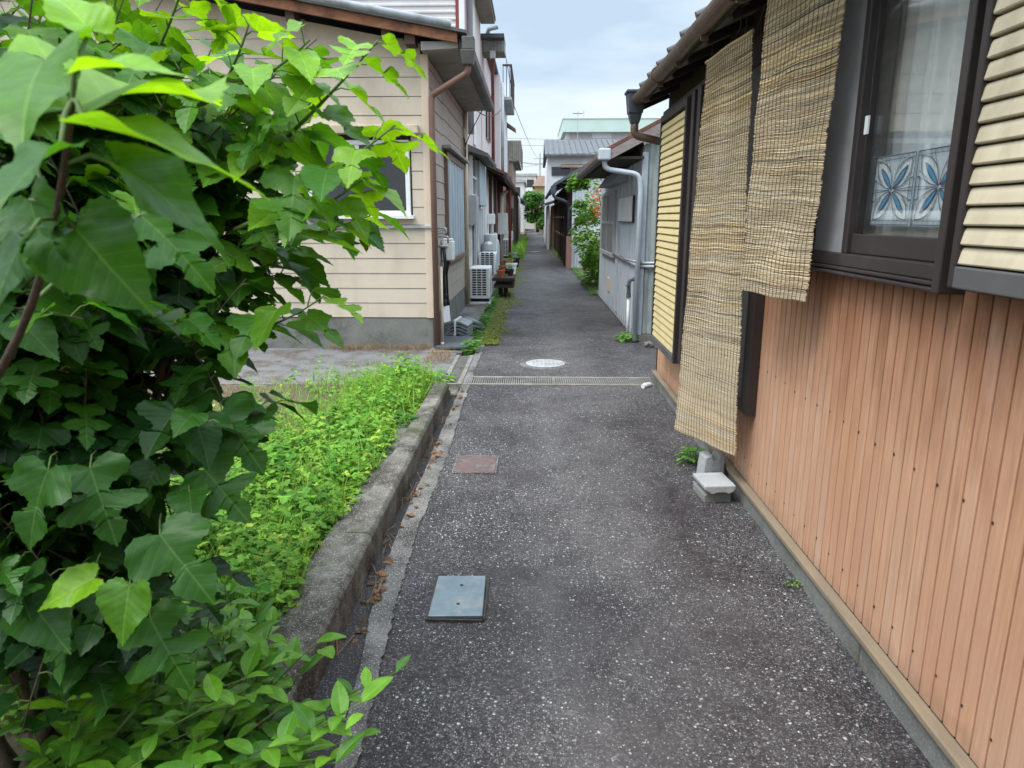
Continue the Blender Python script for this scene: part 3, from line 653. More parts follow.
# ------------------------------------------------------------------ reed blinds (each reed its own natural colour)
def blind(c00, c10, c01, c11, label, seed, slip):
    """corners: top far, top near, bottom far, bottom near"""
    rr = random.Random(seed); c00, c10, c01, c11 = map(Vector, (c00, c10, c01, c11))
    t = thing('reed_blind', label, 'reed blind', c00, 'reed blinds hung from the eaves')
    length = ((c00 - c01).length + (c10 - c11).length) / 2; nr = int(length / .0038)
    nrm = (c10 - c00).cross(c01 - c00).normalized()
    if nrm.x > 0: nrm = -nrm
    b = MB(); ns = 7; wave = 0
    pal = [tuple(w_ * 1.5 for w_ in q_) for q_ in [(.40, .29, .15), (.33, .235, .125), (.46, .36, .21), (.27, .19, .105), (.36, .285, .19), (.42, .345, .25), (.22, .155, .09), (.50, .40, .26), (.37, .25, .11), (.31, .26, .20)]]
    ph = [rr.uniform(0, 6) for _ in range(6)]
    def surf(u, v):
        p = (c00 * (1 - u) + c10 * u) * (1 - v) + (c01 * (1 - u) + c11 * u) * v
        sag = slip * math.sin(v * 5 + ph[0]) * (u - .5) * .5 + .003 * math.sin(u * 9 + v * 13 + ph[1])
        bul = .008 * math.sin(v * 7 + ph[2]) * math.sin(PI * u) + .003 * math.sin(v * 23 + u * 4 + ph[3])
        return p + Vector((0, 0, sag)) + nrm * bul
    for k in range(nr):
        v = (k + .5) / nr; dz = rr.uniform(-.0009, .0009); r0 = rr.uniform(.0014, .0023)
        a, e_ = -.012 + rr.uniform(-.012, .012), 1.012 + rr.uniform(-.014, .014)
        band = .5 + .5 * math.sin(v * 11 + ph[4]) * math.sin(v * 31 + ph[5])
        if rr.random() < .008: continue
        cut = rr.uniform(.2, .8) if rr.random() < .8 else 2
        c1, c2 = [tuple(x * jt for x in pal[int(min(9, max(0, rr.gauss(3 + 4 * (1 - band) + v * 1.5, 2.4))))]) for jt in (rr.uniform(.78, 1.25), rr.uniform(.78, 1.25))]
        gre = min(.8, max(0, .12 + v * .42 + .35 * math.sin(v * 17 + ph[1]) * math.sin(v * 5) + rr.uniform(-.15, .15)))       # lower reeds have weathered to grey
        c1, c2 = [tuple(q * (1 - gre) + gre * g_ for q, g_ in zip(c, (.53, .43, .30))) for c in (c1, c2)]
        if rr.random() < .06: c1 = tuple(x * .5 for x in c1)
        if rr.random() < .06: c2 = tuple(x * .5 for x in c2)
        segs = [(a, min(cut, e_), c1)] + ([(cut + .004, e_, c2)] if cut < 1 else [])
        for s0, s1, cc in segs:
            tl = rr.uniform(-.002, .002)
            path = [surf(s0 + (s1 - s0) * i / ns, v) + Vector((0, 0, dz + tl * (i / ns - .5))) + nrm * rr.uniform(-.0012, .0012) for i in range(ns + 1)]
            b.tube(path, r0, 4, col=cc, cap=False)
    b.build('reeds', reed, t, recalc=False)
    st = MB(); width = ((c10 - c00).length)
    for k in range(int(width / .030) + 1):
        u = (k + .35) * .030 / width
        if u > 1: break
        st.tube([surf(u + .002 * math.sin(i * .8 + k), i / 40) + nrm * .0027 for i in range(41)], 1.0e-3, 4, cap=False)
    st.build('binding_string', M('dark_string', (.10, .085, .06), None, rough=.9, bmp=0), t, recalc=False)
    tb = MB(); n = 10
    tb.tube([surf(-.02 + 1.04 * i / n, -.004) for i in range(n + 1)], .010, 8)
    tb.build('top_batten', M('bamboo_batten', (.42, .31, .17), (.34, .25, .14), sc=20, rough=.6), t, smooth=True)
    hk = MB()
    for u in (.12, .88): hk.tube([surf(u, 0), surf(u, 0) + Vector((.0, 0, .09))], .002, 5)
    build_each(hk, 'hanging_cord', cablem, t)
blind((.94, 4.16, 2.32), (1.0, 3.54, 2.32), (.875, 4.13, .25), (1.06, 3.54, .285), 'long reed blind reaching almost to the ground in front of the tall window', 3, .015)
blind((.95, 3.17, 2.44), (1.05, 2.63, 2.44), (.95, 3.26, 1.18), (1.05, 2.76, 1.18), 'short reed blind with ragged lower edge hanging beside the curtained window', 8, .05)

# ------------------------------------------------------------------ concrete blocks at the wall foot
def rotz(mb, c, a, tilt=0):
    for i, q in enumerate(mb.v):
        x, y, z = q[0] - c[0], q[1] - c[1], q[2] - c[2]
        y, z = y * math.cos(tilt) - z * math.sin(tilt), y * math.sin(tilt) + z * math.cos(tilt)
        mb.v[i] = (c[0] + x * math.cos(a) - y * math.sin(a), c[1] + x * math.sin(a) + y * math.cos(a), c[2] + z)
    return mb
# a half block standing on end: two legs and a web, open toward the alley
b = MB().prism([(.975, .0), (1.008, .0), (1.012, .055), (1.03, .075), (1.052, .075), (1.066, .055), (1.07, .0), (1.105, .0), (1.105, .165), (1.075, .175), (1.062, .145), (1.05, .142), (1.038, .15), (1.03, .18), (.99, .165)], 'y', 3.86, 3.97)
rotz(b, (1.04, 3.91, 0), .12)
tag(b.build('concrete_block', block_m, at=(1.04, 3.91, 0), bevel=.006), 'broken hollow concrete block standing on end under the long blind', 'concrete block', 'concrete blocks by the wall')
b = MB().prism([(.925, .0), (1.075, .0), (1.075, .042), (1.055, .052), (.945, .052), (.925, .042)], 'y', 3.60, 3.79); rotz(b, (1.0, 3.69, 0), .10)
tag(b.build('concrete_block', mat_concrete('old_block', (.27, .27, .25), speck=.2), at=(1.0, 3.69, 0), bevel=.005), 'lower grey concrete slab lying at the foot of the wooden wall', 'concrete block', 'concrete blocks by the wall')
b = MB().prism([(.915, .085), (.93, .076), (.955, .058), (.985, .066), (1.03, .066), (1.05, .057), (1.075, .072), (1.085, .086), (1.085, .106), (.915, .106)], 'y', 3.57, 3.78); rotz(b, (1.0, 3.69, .053), .10)
tag(b.build('concrete_block', block_m, at=(1.0, 3.69, .053), bevel=.005), 'pale concrete slab lying on top of the lower slab', 'concrete block', 'concrete blocks by the wall')
pc = MB().tube([(1.075, 6.30, .018), (1.02, 6.24, .022)], [.024, .027], 12).tube([(1.02, 6.24, .022), (1.0, 6.21, .022)], [.022, .02], 12)
tag(pc.build('pipe_stub', whitep, at=(1.04, 6.26, 0)), 'short white drain pipe end at the grating by the wooden wall', 'pipe')

# ------------------------------------------------------------------ foliage helpers
def leaf_template(ctrl, n, serr, rows=3):
    P = [Vector((a, b, 0)) for a, b in ctrl]; pts = []
    def cr(i, t):
        p0, p1, p2, p3 = P[max(i - 1, 0)], P[i], P[i + 1], P[min(i + 2, len(P) - 1)]
        return .5 * ((2 * p1) + (p2 - p0) * t + (2 * p0 - 5 * p1 + 4 * p2 - p3) * t * t + (3 * p1 - p0 - 3 * p2 + p3) * t ** 3)
    for k in range(n + 1):
        s = k / n * (len(P) - 1); i = min(int(s), len(P) - 2); pts.append(cr(i, s - i))
    for k in range(1, n):
        d = (pts[k + 1] - pts[k - 1]).normalized() if k < n else Vector((0, 1, 0)); nn = Vector((d.y, -d.x, 0))
        if serr: pts[k] = pts[k] + nn * (serr * 1.5, -serr * .9, serr * .1)[k % 3]
    top = pts[-1].y; vs, fs = [], []
    for sgn in (1, -1):
        o = len(vs)
        for k, q in enumerate(pts):
            my = max(0, min(top, q.y - .5 * q.x)); mmax = my if k == 0 else max(mmax, my); my = mmax if k < n else top
            for r in range(rows + 1):
                f = r / rows; vs.append((sgn * q.x * f, my * (1 - f) + q.y * f, 0))
        w = rows + 1
        for k in range(n):
            for r in range(rows):
                a = o + k * w + r; fs.append((a, a + 1, a + w + 1, a + w) if sgn > 0 else (a, a + w, a + w + 1, a + 1))
    return np.array(vs, dtype=np.float64), np.array(fs, dtype=np.int64)
HEART = [leaf_template([(0, 0), (.10, -.09), (.25, -.13), (.40, -.05), (.48, .12), (.48, .32), (.40, .54), (.27, .76), (.12, .94), (.04, 1.06), (0, 1.12)], 40, .011)]
LOBED = [leaf_template([(0, 0), (.12, -.10), (.28, -.13), (.43, -.02), (.50, .12), (.44, .23), (.30, .27), (.18, .32), (.14, .39), (.19, .46), (.34, .47), (.50, .51), (.59, .60), (.53, .70), (.38, .73), (.22, .72), (.16, .77), (.18, .85), (.22, .91), (.14, 1.03), (.05, 1.12), (0, 1.18)], 60, .010),
         leaf_template([(0, 0), (.12, -.10), (.30, -.12), (.46, .0), (.55, .16), (.57, .30), (.48, .40), (.32, .43), (.19, .47), (.15, .54), (.21, .63), (.29, .71), (.26, .84), (.16, .98), (.05, 1.1), (0, 1.16)], 50, .011)]
ELL = [leaf_template([(0, 0), (.08, .06), (.2, .3), (.22, .52), (.15, .78), (.05, .96), (0, 1.0)], 12, 0, 2)]
SMALL = [leaf_template([(0, 0), (.26, .15), (.36, .5), (.22, .85), (0, 1.0)], 5, 0, 1)]
LANCE = [leaf_template([(0, 0), (.1, .2), (.12, .5), (.06, .8), (0, 1.0)], 5, 0, 1)]
class Leaves:
    def __init__(s): s.V, s.F, s.U, s.C, s.n = [], [], [], [], 0
    def leaf(s, base, d, nrm, size, tone, tmpl, fold=.2, droop=.3, wav=.05, wid=1.0, twist=0.):
        v0, f0 = tmpl; v = v0.copy(); x, y = v[:, 0] * wid, v[:, 1]
        ph = nrs.uniform(0, 6.3)
        z = np.abs(x) * fold - droop * y * y * .5 + wav * np.sin(y * 7 + ph + x * 5) * np.abs(x) * 2 + .012 * np.sin(y * 20) * np.abs(x) * 3
        d = Vector(d).normalized(); nrm = Vector(nrm); r = d.cross(nrm)
        r = r.normalized() if r.length > 1e-4 else d.orthogonal().normalized(); nn = r.cross(d).normalized()
        Mx = np.array([r, d, nn]); w = np.stack([x, y, z], 1) * size @ Mx + np.array(base)
        s.V.append(w); s.F.append(f0 + s.n); s.U.append(np.stack([v0[:, 0], v0[:, 1]], 1)); s.C.append(np.tile(np.array(tone, dtype=np.float32), (len(w), 1))); s.n += len(w)
    def build(s, name, mat, root=None, at=(0, 0, 0)):
        me = bpy.data.meshes.new(name); V = np.concatenate(s.V); Fc = np.concatenate(s.F); U = np.concatenate(s.U); C = np.concatenate(s.C)
        o0 = np.array(root.location if root is not None else at); V = V - o0
        me.vertices.add(len(V)); me.vertices.foreach_set('co', V.ravel()); nf = len(Fc)
        me.loops.add(nf * 4); me.loops.foreach_set('vertex_index', Fc.ravel()); me.polygons.add(nf)
        me.polygons.foreach_set('loop_start', np.arange(nf) * 4); me.polygons.foreach_set('loop_total', np.full(nf, 4)); me.polygons.foreach_set('use_smooth', np.ones(nf, bool))
        me.update(); me.validate()
        uv = me.uv_layers.new(name='UVMap')
        if len(uv.data) == nf * 4: uv.data.foreach_set('uv', U[Fc.ravel()].ravel())
        ca = me.color_attributes.new('tone', 'FLOAT_COLOR', 'POINT'); ca.data.foreach_set('color', np.concatenate([C, np.ones((len(C), 1), np.float32)], 1).ravel())
        me.materials.append(mat); ob = bpy.data.objects.new(name, me); COL.objects.link(ob)
        if root is not None: ob.parent = root
        else: ob.location = at
        ob['_o'] = tuple(o0); return ob
def lerp(a, b, t): return tuple(x * (1 - t) + y * t for x, y in zip(a, b))
def bez(a, b, c, n=10): return [Vector(a) * (1 - t) ** 2 + Vector(b) * 2 * t * (1 - t) + Vector(c) * t * t for t in [i / n for i in range(n + 1)]]

# ------------------------------------------------------------------ mulberry bush
mt = thing('mulberry_bush', 'big mulberry bush with lobed leaves leaning over the kerb on the left', 'bush', (-1.25, 1.5, .05))
OLD_SHADED, MID_, YNG = (.008, .040, .009), (.046, .16, .012), (.20, .40, .014)  # darkest green: mature leaf colour, deepened to paint in shade low in the crown
lv = Leaves(); st = MB(); wd_ = MB()
def put_leaf(p, axis, outward, size, age, droop=None, tm=None):
    """petiole then blade hanging from it; age 0 old and darkened for shade .. 1 young"""
    o = Vector(outward).normalized()
    pet = size * rnd.uniform(.25, .45); pe = p + o * pet + Vector((0, 0, pet * .2))
    st.tube([p, (p + pe) / 2 + Vector((0, 0, .006)), pe], [.0021, .0017, .0014], 5, cap=False)
    dr = rnd.uniform(-.75, -.1) if droop is None else droop
    d = Vector((o.x, o.y, dr)) + Vector((rnd.gauss(0, .2), rnd.gauss(0, .2), rnd.gauss(0, .1)))
    nrm = Vector((o.x * .45 + rnd.gauss(0, .25), o.y * .45 + rnd.gauss(0, .25), 1))
    tone = lerp(OLD_SHADED, MID_, min(1, age * 2)) if age < .5 else lerp(MID_, YNG, age * 2 - 1)
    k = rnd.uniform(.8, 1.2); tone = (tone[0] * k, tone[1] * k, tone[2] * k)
    tm = tm or (rnd.choice(LOBED) if rnd.random() < .6 else HEART[0])
    lv.leaf(pe, d, nrm, size, tone, tm, fold=rnd.uniform(.05, .35), droop=rnd.uniform(.1, .5), wav=rnd.uniform(.03, .09), wid=rnd.uniform(.82, 1.05))
def shoot(path, nl, s0, s1, a0, a1, r0=.006, start=.12, woody=True):
    n = len(path) - 1
    (wd_ if woody else st).tube(path, [r0 * (1 - .7 * i / n) for i in range(n + 1)], 6)
    ang = rnd.uniform(0, 6)
    for k in range(nl):
        t = start + (1 - start) * (k + .5) / nl; i = min(int(t * n), n - 1); q = path[i].lerp(path[i + 1], t * n - i)
        ax = (path[i + 1] - path[i]).normalized(); ang += PI + rnd.uniform(-.7, .7)
        u = ax.orthogonal().normalized(); v = ax.cross(u); o = u * math.cos(ang) + v * math.sin(ang) + ax * .5; o.z = o.z * .5 + .1
        sz = (s0 + (s1 - s0) * t) * rnd.uniform(.75, 1.15)
        put_leaf(q, ax, o, sz, min(1, max(0, a0 + (a1 - a0) * t + rnd.gauss(0, .12))))
base = Vector((-1.25, 1.5, .02))
stems = []
for k in range(7):
    a = rnd.uniform(-.9, .9) + (PI * .15); top = base + Vector((rnd.uniform(-.5, .42), rnd.uniform(-.45, .45), rnd.uniform(1.2, 1.75)))
    b0 = base + Vector((rnd.uniform(-.10, .1), rnd.uniform(-.1, .1), 0))
    pth = bez(b0, (b0 + top) / 2 + Vector((rnd.uniform(-.15, .15), rnd.uniform(-.15, .15), .1)), top, 12); stems.append(pth)
    wd_.tube(pth, [.020 * (1 - .62 * i / 12) for i in range(13)], 8)
# explicit leading shoots (ends read from the photo at a known distance)
A1 = at
shoot(bez(A1(245, 175, 1.75), A1(320, 110, 1.65), A1(378, 40, 1.6)), 10, .155, .10, .5, 1.0, .006, .2, False)
shoot(bez(A1(235, 230, 1.7), A1(310, 195, 1.6), A1(395, 125, 1.5)), 9, .145, .105, .4, .95, .006, .25, False)
shoot(bez(A1(200, 270, 1.8), A1(280, 240, 1.7), A1(365, 178, 1.65)), 10, .145, .10, .35, .85, .006, .2, False)
shoot(bez(A1(190, 330, 1.75), A1(260, 345, 1.7), A1(325, 295, 1.6)), 10, .14, .09, .3, .75, .005, .15, False)
shoot(bez(A1(180, 150, 1.9), A1(235, 80, 1.85), A1(250, 20, 1.8)), 10, .15, .10, .5, 1, .006, .15, False)
shoot(bez(A1(180, 110, 1.7), A1(260, 90, 1.65), A1(310, 40, 1.6)), 9, .15, .10, .45, .95, .006, .1, False)
shoot(bez(A1(120, 120, 1.8), A1(170, 40, 1.75), A1(190, -40, 1.7)), 10, .15, .11, .5, .9, .006, .1, False)
shoot(bez(A1(260, 250, 1.95), A1(330, 230, 1.95), A1(372, 215, 1.9)), 8, .13, .10, .35, .7, .005, .1, False)
shoot(bez(A1(180, 420, 1.7), A1(240, 430, 1.65), A1(275, 405, 1.6)), 8, .13, .10, .2, .45, .005, .15, False)
shoot(bez(A1(150, 200, 1.8), A1(230, 180, 1.75), A1(300, 130, 1.7)), 10, .15, .11, .35, .8, .006, .1, False)
shoot(bez(A1(150, 300, 1.9), A1(230, 300, 1.85), A1(290, 250, 1.8)), 10, .145, .11, .25, .6, .006, .1, False)
# body: many shoots spreading through the crown's volume
for k in range(190):
    sp = rnd.choice(stems); t = rnd.uniform(.25, 1); p0 = sp[int(t * 12)]
    if k % 3 == 0: tgt = Vector((rnd.uniform(-2.1, -.72), rnd.uniform(1.1, 2.1), rnd.uniform(1.45, 2.15)))
    elif k % 3 == 1: tgt = Vector((rnd.uniform(-2.0, -.66), rnd.uniform(1.15, 2.0), rnd.uniform(.95, 1.6)))
    else: tgt = Vector((rnd.uniform(-1.9, -.84), rnd.uniform(1.1, 1.8), rnd.uniform(.40, 1.0)))
    mid = (p0 + tgt) / 2 + Vector((0, 0, rnd.uniform(.05, .2)))
    hgt = (tgt.z - .4) / 1.7
    shoot(bez(p0, mid, tgt, 8), 12, rnd.uniform(.09, .13), .09, .25 * hgt - .05, .08 + .72 * max(0, hgt), .0045)  # lower shoots get the darker tone: older leaves plus painted shade
for k in range(75):
    sp = rnd.choice(stems); p0 = sp[rnd.randint(5, 12)]; tgt = Vector((rnd.uniform(-2.6, -.95), rnd.uniform(1.7, 2.5), rnd.uniform(1.1, 2.5)))
    shoot(bez(p0, (p0 + tgt) / 2 + Vector((0, 0, .15)), tgt, 8), 13, .13, .10, .15, .3 + .25 * tgt.z, .0045)
for k in range(44):
    px, py = rnd.uniform(130, 325), rnd.uniform(30, 330); px = min(px, 330 - max(0, py - 250) * .5); tgt = A1(px, py, rnd.uniform(1.75, 2.2)); p0 = stems[k % 7][rnd.randint(7, 12)]
    shoot(bez(p0, (p0 + tgt) / 2 + Vector((0, 0, .1)), tgt, 8), 11, .135, .10, .15, .35 + .3 * max(0, 1 - py / 250), .0045)
for k in range(46):
    px, py = rnd.uniform(-10, 215), rnd.uniform(390, 690); tgt = A1(px, py, rnd.uniform(1.25, 1.6)); p0 = stems[k % 7][rnd.randint(3, 9)]
    shoot(bez(p0, (p0 + tgt) / 2 + Vector((0, 0, .06)), tgt, 8), 10, .11, .09, .0, .22, .004)  # low shoots stay near the dark end, shade painted into their colour
# the near bough, close to the lens
nb1 = bez((-.98, 1.1, 1.15), (-.55, .78, 1.35), A1(72, 100, .62), 10); wd_.tube(nb1, [.007 * (1 - .55 * i / 10) for i in range(11)], 8)
def hand(b_, t_, Yb, Yt, wid, age, nx=(0, 0, 1), tm=None, fold=.24, droop=.45):
    p, q = A1(*b_, Yb), A1(*t_, Yt); q = p + (q - p) * .84; d = q - p; age = min(1, age * 1.1 + .06); tone = lerp(OLD_SHADED, MID_, min(1, age * 2)) if age < .5 else lerp(MID_, YNG, age * 2 - 1)
    j = min(nb1, key=lambda w: (w - p).length); st.tube([j, (j + p) / 2 + Vector((0, 0, .008)), p], .0022, 6, cap=False)
    lv.leaf(p, d, Vector(nx), d.length / 1.08, tone, tm or HEART[0], fold=fold, droop=droop, wav=.10, wid=wid)
hand((75, 228), (152, 318), .70, .66, 1.0, .26, (-.1, -1, .75))
hand((118, 165), (268, 258), .64, .72, .85, .40, (.3, -.45, 1))
hand((85, 125), (300, 165), .60, .70, .62, .62, (.1, -.25, 1))
hand((78, 70), (205, 50), .62, .66, .75, .95, (.1, -.3, 1))
hand((70, 110), (225, 40), .66, .95, .85, .8, (.1, -.2, 1))
hand((60, 150), (-30, 190), .58, .50, 1.05, .30, (-.3, -.7, .8))
hand((30, 200), (52, 300), .70, .66, 1.0, .2, (-.4, -1, .6), LOBED[1])
hand((10, 110), (60, 20), .75, .80, .9, .85, (0, -.5, .8))
hand((45, 60), (-15, 130), .68, .55, 1.0, .5, (-.2, -.5, .9))
hand((140, 215), (225, 285), .95, .93, .9, .32, (.4, -.6, .7), LOBED[0])
hand((90, 30), (40, -30), .70, .72, .9, .95, (0, -.4, 1))
hand((25, 240), (-40, 330), .62, .55, 1.0, .12, (-.5, -1, .5))
# single leaves low on the side that faces the alley
for b_, t_, Yb, wid, age, tm in (((95, 578), (40, 603), 1.2, .9, .95, 0), ((130, 585), (118, 640), 1.18, 1.05, .6, 0), ((160, 535), (205, 592), 1.25, 1, .32, 2), ((90, 468), (112, 532), 1.25, 1, .3, 1),
                             ((150, 618), (182, 680), 1.22, 1, .34, 1), ((205, 470), (240, 512), 1.4, 1, .3, 1), ((30, 600), (62, 645), 1.2, 1, .25, 0), ((222, 412), (256, 462), 1.5, 1, .3, 1), ((48, 470), (20, 540), 1.2, 1, .3, 2)):
    p, q = A1(*b_, Yb), A1(*t_, Yb - .05); d = q - p; tone = lerp(OLD_SHADED, MID_, min(1, age * 2)) if age < .5 else lerp(MID_, YNG, age * 2 - 1)
    st.tube([p + Vector((-.05, .10, .0)), p + Vector((-.02, .04, .012)), p], .0017, 5, cap=False)
    lv.leaf(p, d, Vector((rnd.uniform(-.2, .4), -.75, 1)), d.length, tone, [HEART[0], LOBED[0], LOBED[1]][tm], fold=.2, droop=.35, wav=.08, wid=wid)
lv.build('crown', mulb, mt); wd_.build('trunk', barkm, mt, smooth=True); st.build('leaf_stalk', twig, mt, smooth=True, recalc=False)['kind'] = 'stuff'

# ------------------------------------------------------------------ low glossy shrub under it
sh = thing('evergreen_shrub', 'low shrub with glossy oval leaves below the mulberry at the kerb end', 'shrub', (-.75, 1.5, .05))
lv = Leaves(); st = MB()
for k in range(120):
    u = rnd.random(); bx, by = rnd.uniform(-1.3, -.72), rnd.uniform(1.25, 1.9)
    lean = rnd.uniform(-.05, .12) + (.46 * rnd.random() if by < 1.6 else 0)
    hgt = rnd.uniform(.10, .36) + .12 * max(0, (-.62 - bx)); tip = Vector((bx + lean, by + rnd.uniform(-.22, .08), .08 + hgt))
    if tip.y < 1.15: continue
    pth = bez((bx, by, .05), (bx, by, hgt * .6), tip, 6); st.tube(pth, [.004 - .0004 * i for i in range(7)], 5)
    age = rnd.random()
    ang = rnd.uniform(0, 6)
    for j in range(9):
        t = .35 + .65 * j / 8; q = pth[min(5, int(t * 6))].lerp(pth[min(6, int(t * 6) + 1)], t * 6 - int(t * 6)) if t < 1 else pth[-1]
        ang += 2.4; el = .15 + .55 * t + rnd.uniform(-.2, .2); d = (math.cos(ang) * math.cos(el), math.sin(ang) * math.cos(el), math.sin(el) * .8)
        c = lerp((.035, .135, .014), (.19, .41, .024), max(0, min(1, (t - .6) * 1.6 * age + rnd.uniform(0, .45))))
        lv.leaf(q, d, (0, 0, 1), rnd.uniform(.065, .11) * (.8 + .3 * (1 - t)), c, ELL[0], fold=.25, droop=rnd.uniform(.3, .8), wav=.04, wid=rnd.uniform(.95, 1.25))
lv.build('foliage', shrubl, sh); st.build('stem', twig, sh, smooth=True)

# ------------------------------------------------------------------ weeds, grass, straw (uncountable)
lv = Leaves()
def dens(x, y): return .5 + .5 * math.sin(x * 4.1 + y * 1.7) * math.sin(y * 2.3 - x * 2.0 + 1)
n = 0
while n < 8200:
    y = rnd.uniform(1.7, 6.35); x = -.895 + .05 * math.sin(y * 5) * math.sin(y * 1.7) - abs(rnd.gauss(0, .75)) if y < 5.9 else rnd.uniform(-2.2, -.9)
    if x < -3.2: continue
    if y > 4.7 and x < -1.4 and rnd.random() < .93: continue
    if math.sin(x * 5.3 + 1.3 * math.sin(y * 3.1)) * math.sin(y * 4.2 + x) > .72 and rnd.random() < .8: continue
    if y > 4.3 and x < -1.25 and rnd.random() < .45: continue
    n += 1
    dn = dens(x, y); big = math.sin(x * 9 + 2) * math.sin(y * 6.5 + x * 3) > .45
    hgt = rnd.uniform(.015, .09) * (.4 + 1.4 * dn) + (.05 + .09 * rnd.random() if rnd.random() < .14 else 0)
    p = Vector((x, y, .06 + hgt)); a = rnd.uniform(0, 6)
    c = lerp((.11, .28, .03), (.25, .45, .05), rnd.random())
    if rnd.random() < .12: c = (.34, .46, .06)
    if big: c = lerp((.09, .25, .03), (.20, .42, .05), rnd.random())
    k_ = rnd.uniform(.6, 1.25); c = tuple(q_ * k_ for q_ in c)
    for j in range(3 if rnd.random() < .7 else 5):
        aa = a + j * 2.1 + rnd.uniform(-.3, .3)
        lv.leaf(p, (math.cos(aa), math.sin(aa), rnd.uniform(-.4, .7)), (rnd.gauss(0, .3), rnd.gauss(0, .3), 1), rnd.uniform(.014, .036) * (1.6 if big else 1), c, SMALL[0], fold=rnd.uniform(0, .4), droop=rnd.uniform(.1, .9))
for k in range(120):      # taller broad leaved weeds standing out of the carpet
    y = rnd.uniform(2.0, 6.2); x = -.93 - abs(rnd.gauss(0, .5)); hh = rnd.uniform(.12, .30); c = lerp((.06, .20, .02), (.20, .42, .04), rnd.random()); ang = rnd.uniform(0, 6)
    for j in range(11):
        ang += 2.4; t = .25 + .75 * j / 10
        lv.leaf((x + .04 * t * math.sin(k), y + .04 * t * math.cos(k), .06 + hh * t), (math.cos(ang), math.sin(ang), rnd.uniform(-.2, .5)), (0, 0, 1), rnd.uniform(.035, .065) * (1.15 - .5 * t), tuple(q_ * rnd.uniform(.8, 1.2) for q_ in c), SMALL[0] if k % 3 else LANCE[0], fold=.25, droop=.6)
wv = lv.build('weeds', herb, None, (-1.4, 4, .06)); tag(wv, 'bright green low weeds carpeting the verge behind the kerb', 'weeds', kind='stuff')
def blade(mb, p, d, h, w, c, bend):
    d = Vector(d).normalized(); r = Vector((-d.y, d.x, 0)).normalized() * w / 2 if abs(d.x) + abs(d.y) > 1e-3 else Vector((w / 2, 0, 0)); vs = []
    for i in range(4):
        t = i / 3; q = Vector(p) + Vector((0, 0, 1)) * h * (t - .3 * bend * t * t) + d * h * bend * t * t; vs += [q - r * (1 - t * .92), q + r * (1 - t * .92)]
    mb.add(vs, [(0, 1, 3, 2), (2, 3, 5, 4), (4, 5, 7, 6)], 0, c)
gb = MB()
for k in range(520):
    if k < 130: cx, cy, hh = rnd.uniform(-1.5, -.92), rnd.uniform(5.2, 6.3), rnd.uniform(.12, .26)
    else: cy = rnd.uniform(1.9, 6.2); cx = -.93 - abs(rnd.gauss(0, .6)); hh = rnd.uniform(.08, .2)
    for j in range(16):
        a = rnd.uniform(0, 6.3); q = (cx + rnd.gauss(0, .04), cy + rnd.gauss(0, .04), .05)
        c = lerp((.17, .36, .03), (.32, .50, .06), rnd.random())
        blade(gb, q, (math.cos(a), math.sin(a), 0), hh * rnd.uniform(.5, 1.25), rnd.uniform(.003, .007), c, rnd.uniform(.15, .7))
for k in range(170):
    cy = rnd.uniform(1.9, 6.2); cx = -.86 - abs(rnd.gauss(0, .5)); q = (cx, cy, .06); a = rnd.uniform(0, 6.3)
    for j in range(5):
        a += 1.3; blade(gb, q, (math.cos(a), math.sin(a), 0), rnd.uniform(.12, .32), rnd.uniform(.004, .010), lerp((.14, .33, .03), (.36, .50, .08), rnd.random()), rnd.uniform(.3, 1.0))
tag(gb.build('grass', herb, at=(-1.4, 5.5, .05), recalc=False), 'tall fresh green grass blades at the far end of the verge', 'grass', kind='stuff')
gb = MB()
for k in range(2600):
    if k < 1500: x, y, z = rnd.uniform(-3.4, -1.35), rnd.uniform(4.7, 6.2), .066
    elif k < 2250: x, y, z = rnd.uniform(-2.4, -1.2), 8.17 - abs(rnd.gauss(0, .1)), .0
    else: x, y, z = rnd.uniform(-1.15, -.9), rnd.uniform(7.3, 7.95), .006
    a = rnd.uniform(0, 6.3); l = rnd.uniform(.03, .13); c = lerp((.30, .22, .11), (.46, .36, .20), rnd.random())
    if k >= 1500: c = lerp((.24, .13, .06), (.42, .30, .16), rnd.random())
    blade(gb, (x, y, z), (math.cos(a), math.sin(a), 0), l, .004, c, rnd.uniform(.9, 1.4))
tag(gb.build('dry_straw', herb, at=(-2, 6, .05), recalc=False), 'dry straw and dead stems on the yard and house foot', 'straw', kind='stuff')
lv = Leaves(); gb = MB()
for k in range(170):
    y = rnd.choice([rnd.uniform(2.2, 2.9), rnd.uniform(3.2, 4.6), rnd.uniform(4, 6.2)]); x = rnd.uniform(-.70, -.60); a = rnd.uniform(0, 6)
    c = lerp((.10, .055, .03), (.30, .16, .085), rnd.random())
    lv.leaf((x, y, -.035 if x < -.645 else .014), (math.cos(a), math.sin(a), rnd.uniform(0, .4)), (rnd.gauss(0, .4), rnd.gauss(0, .4), 1), rnd.uniform(.018, .045), c, ELL[0] if k % 2 else HEART[0], fold=.5, droop=.6)
for k in range(45):
    x, y = rnd.uniform(-.3, 1.0), rnd.uniform(1.6, 6); a = rnd.uniform(0, 6); c = lerp((.36, .30, .15), (.45, .42, .32), rnd.random())
    lv.leaf((x, y, .012), (math.cos(a), math.sin(a), .05), (rnd.gauss(0, .2), rnd.gauss(0, .2), 1), rnd.uniform(.006, .018), c, ELL[0], fold=.3)
ll = lv.build('leaf_litter', herb, None, (-.65, 4, 0)); tag(ll, 'brown dead leaves and debris in the roadside channel', 'leaf litter', kind='stuff')
gb = MB()
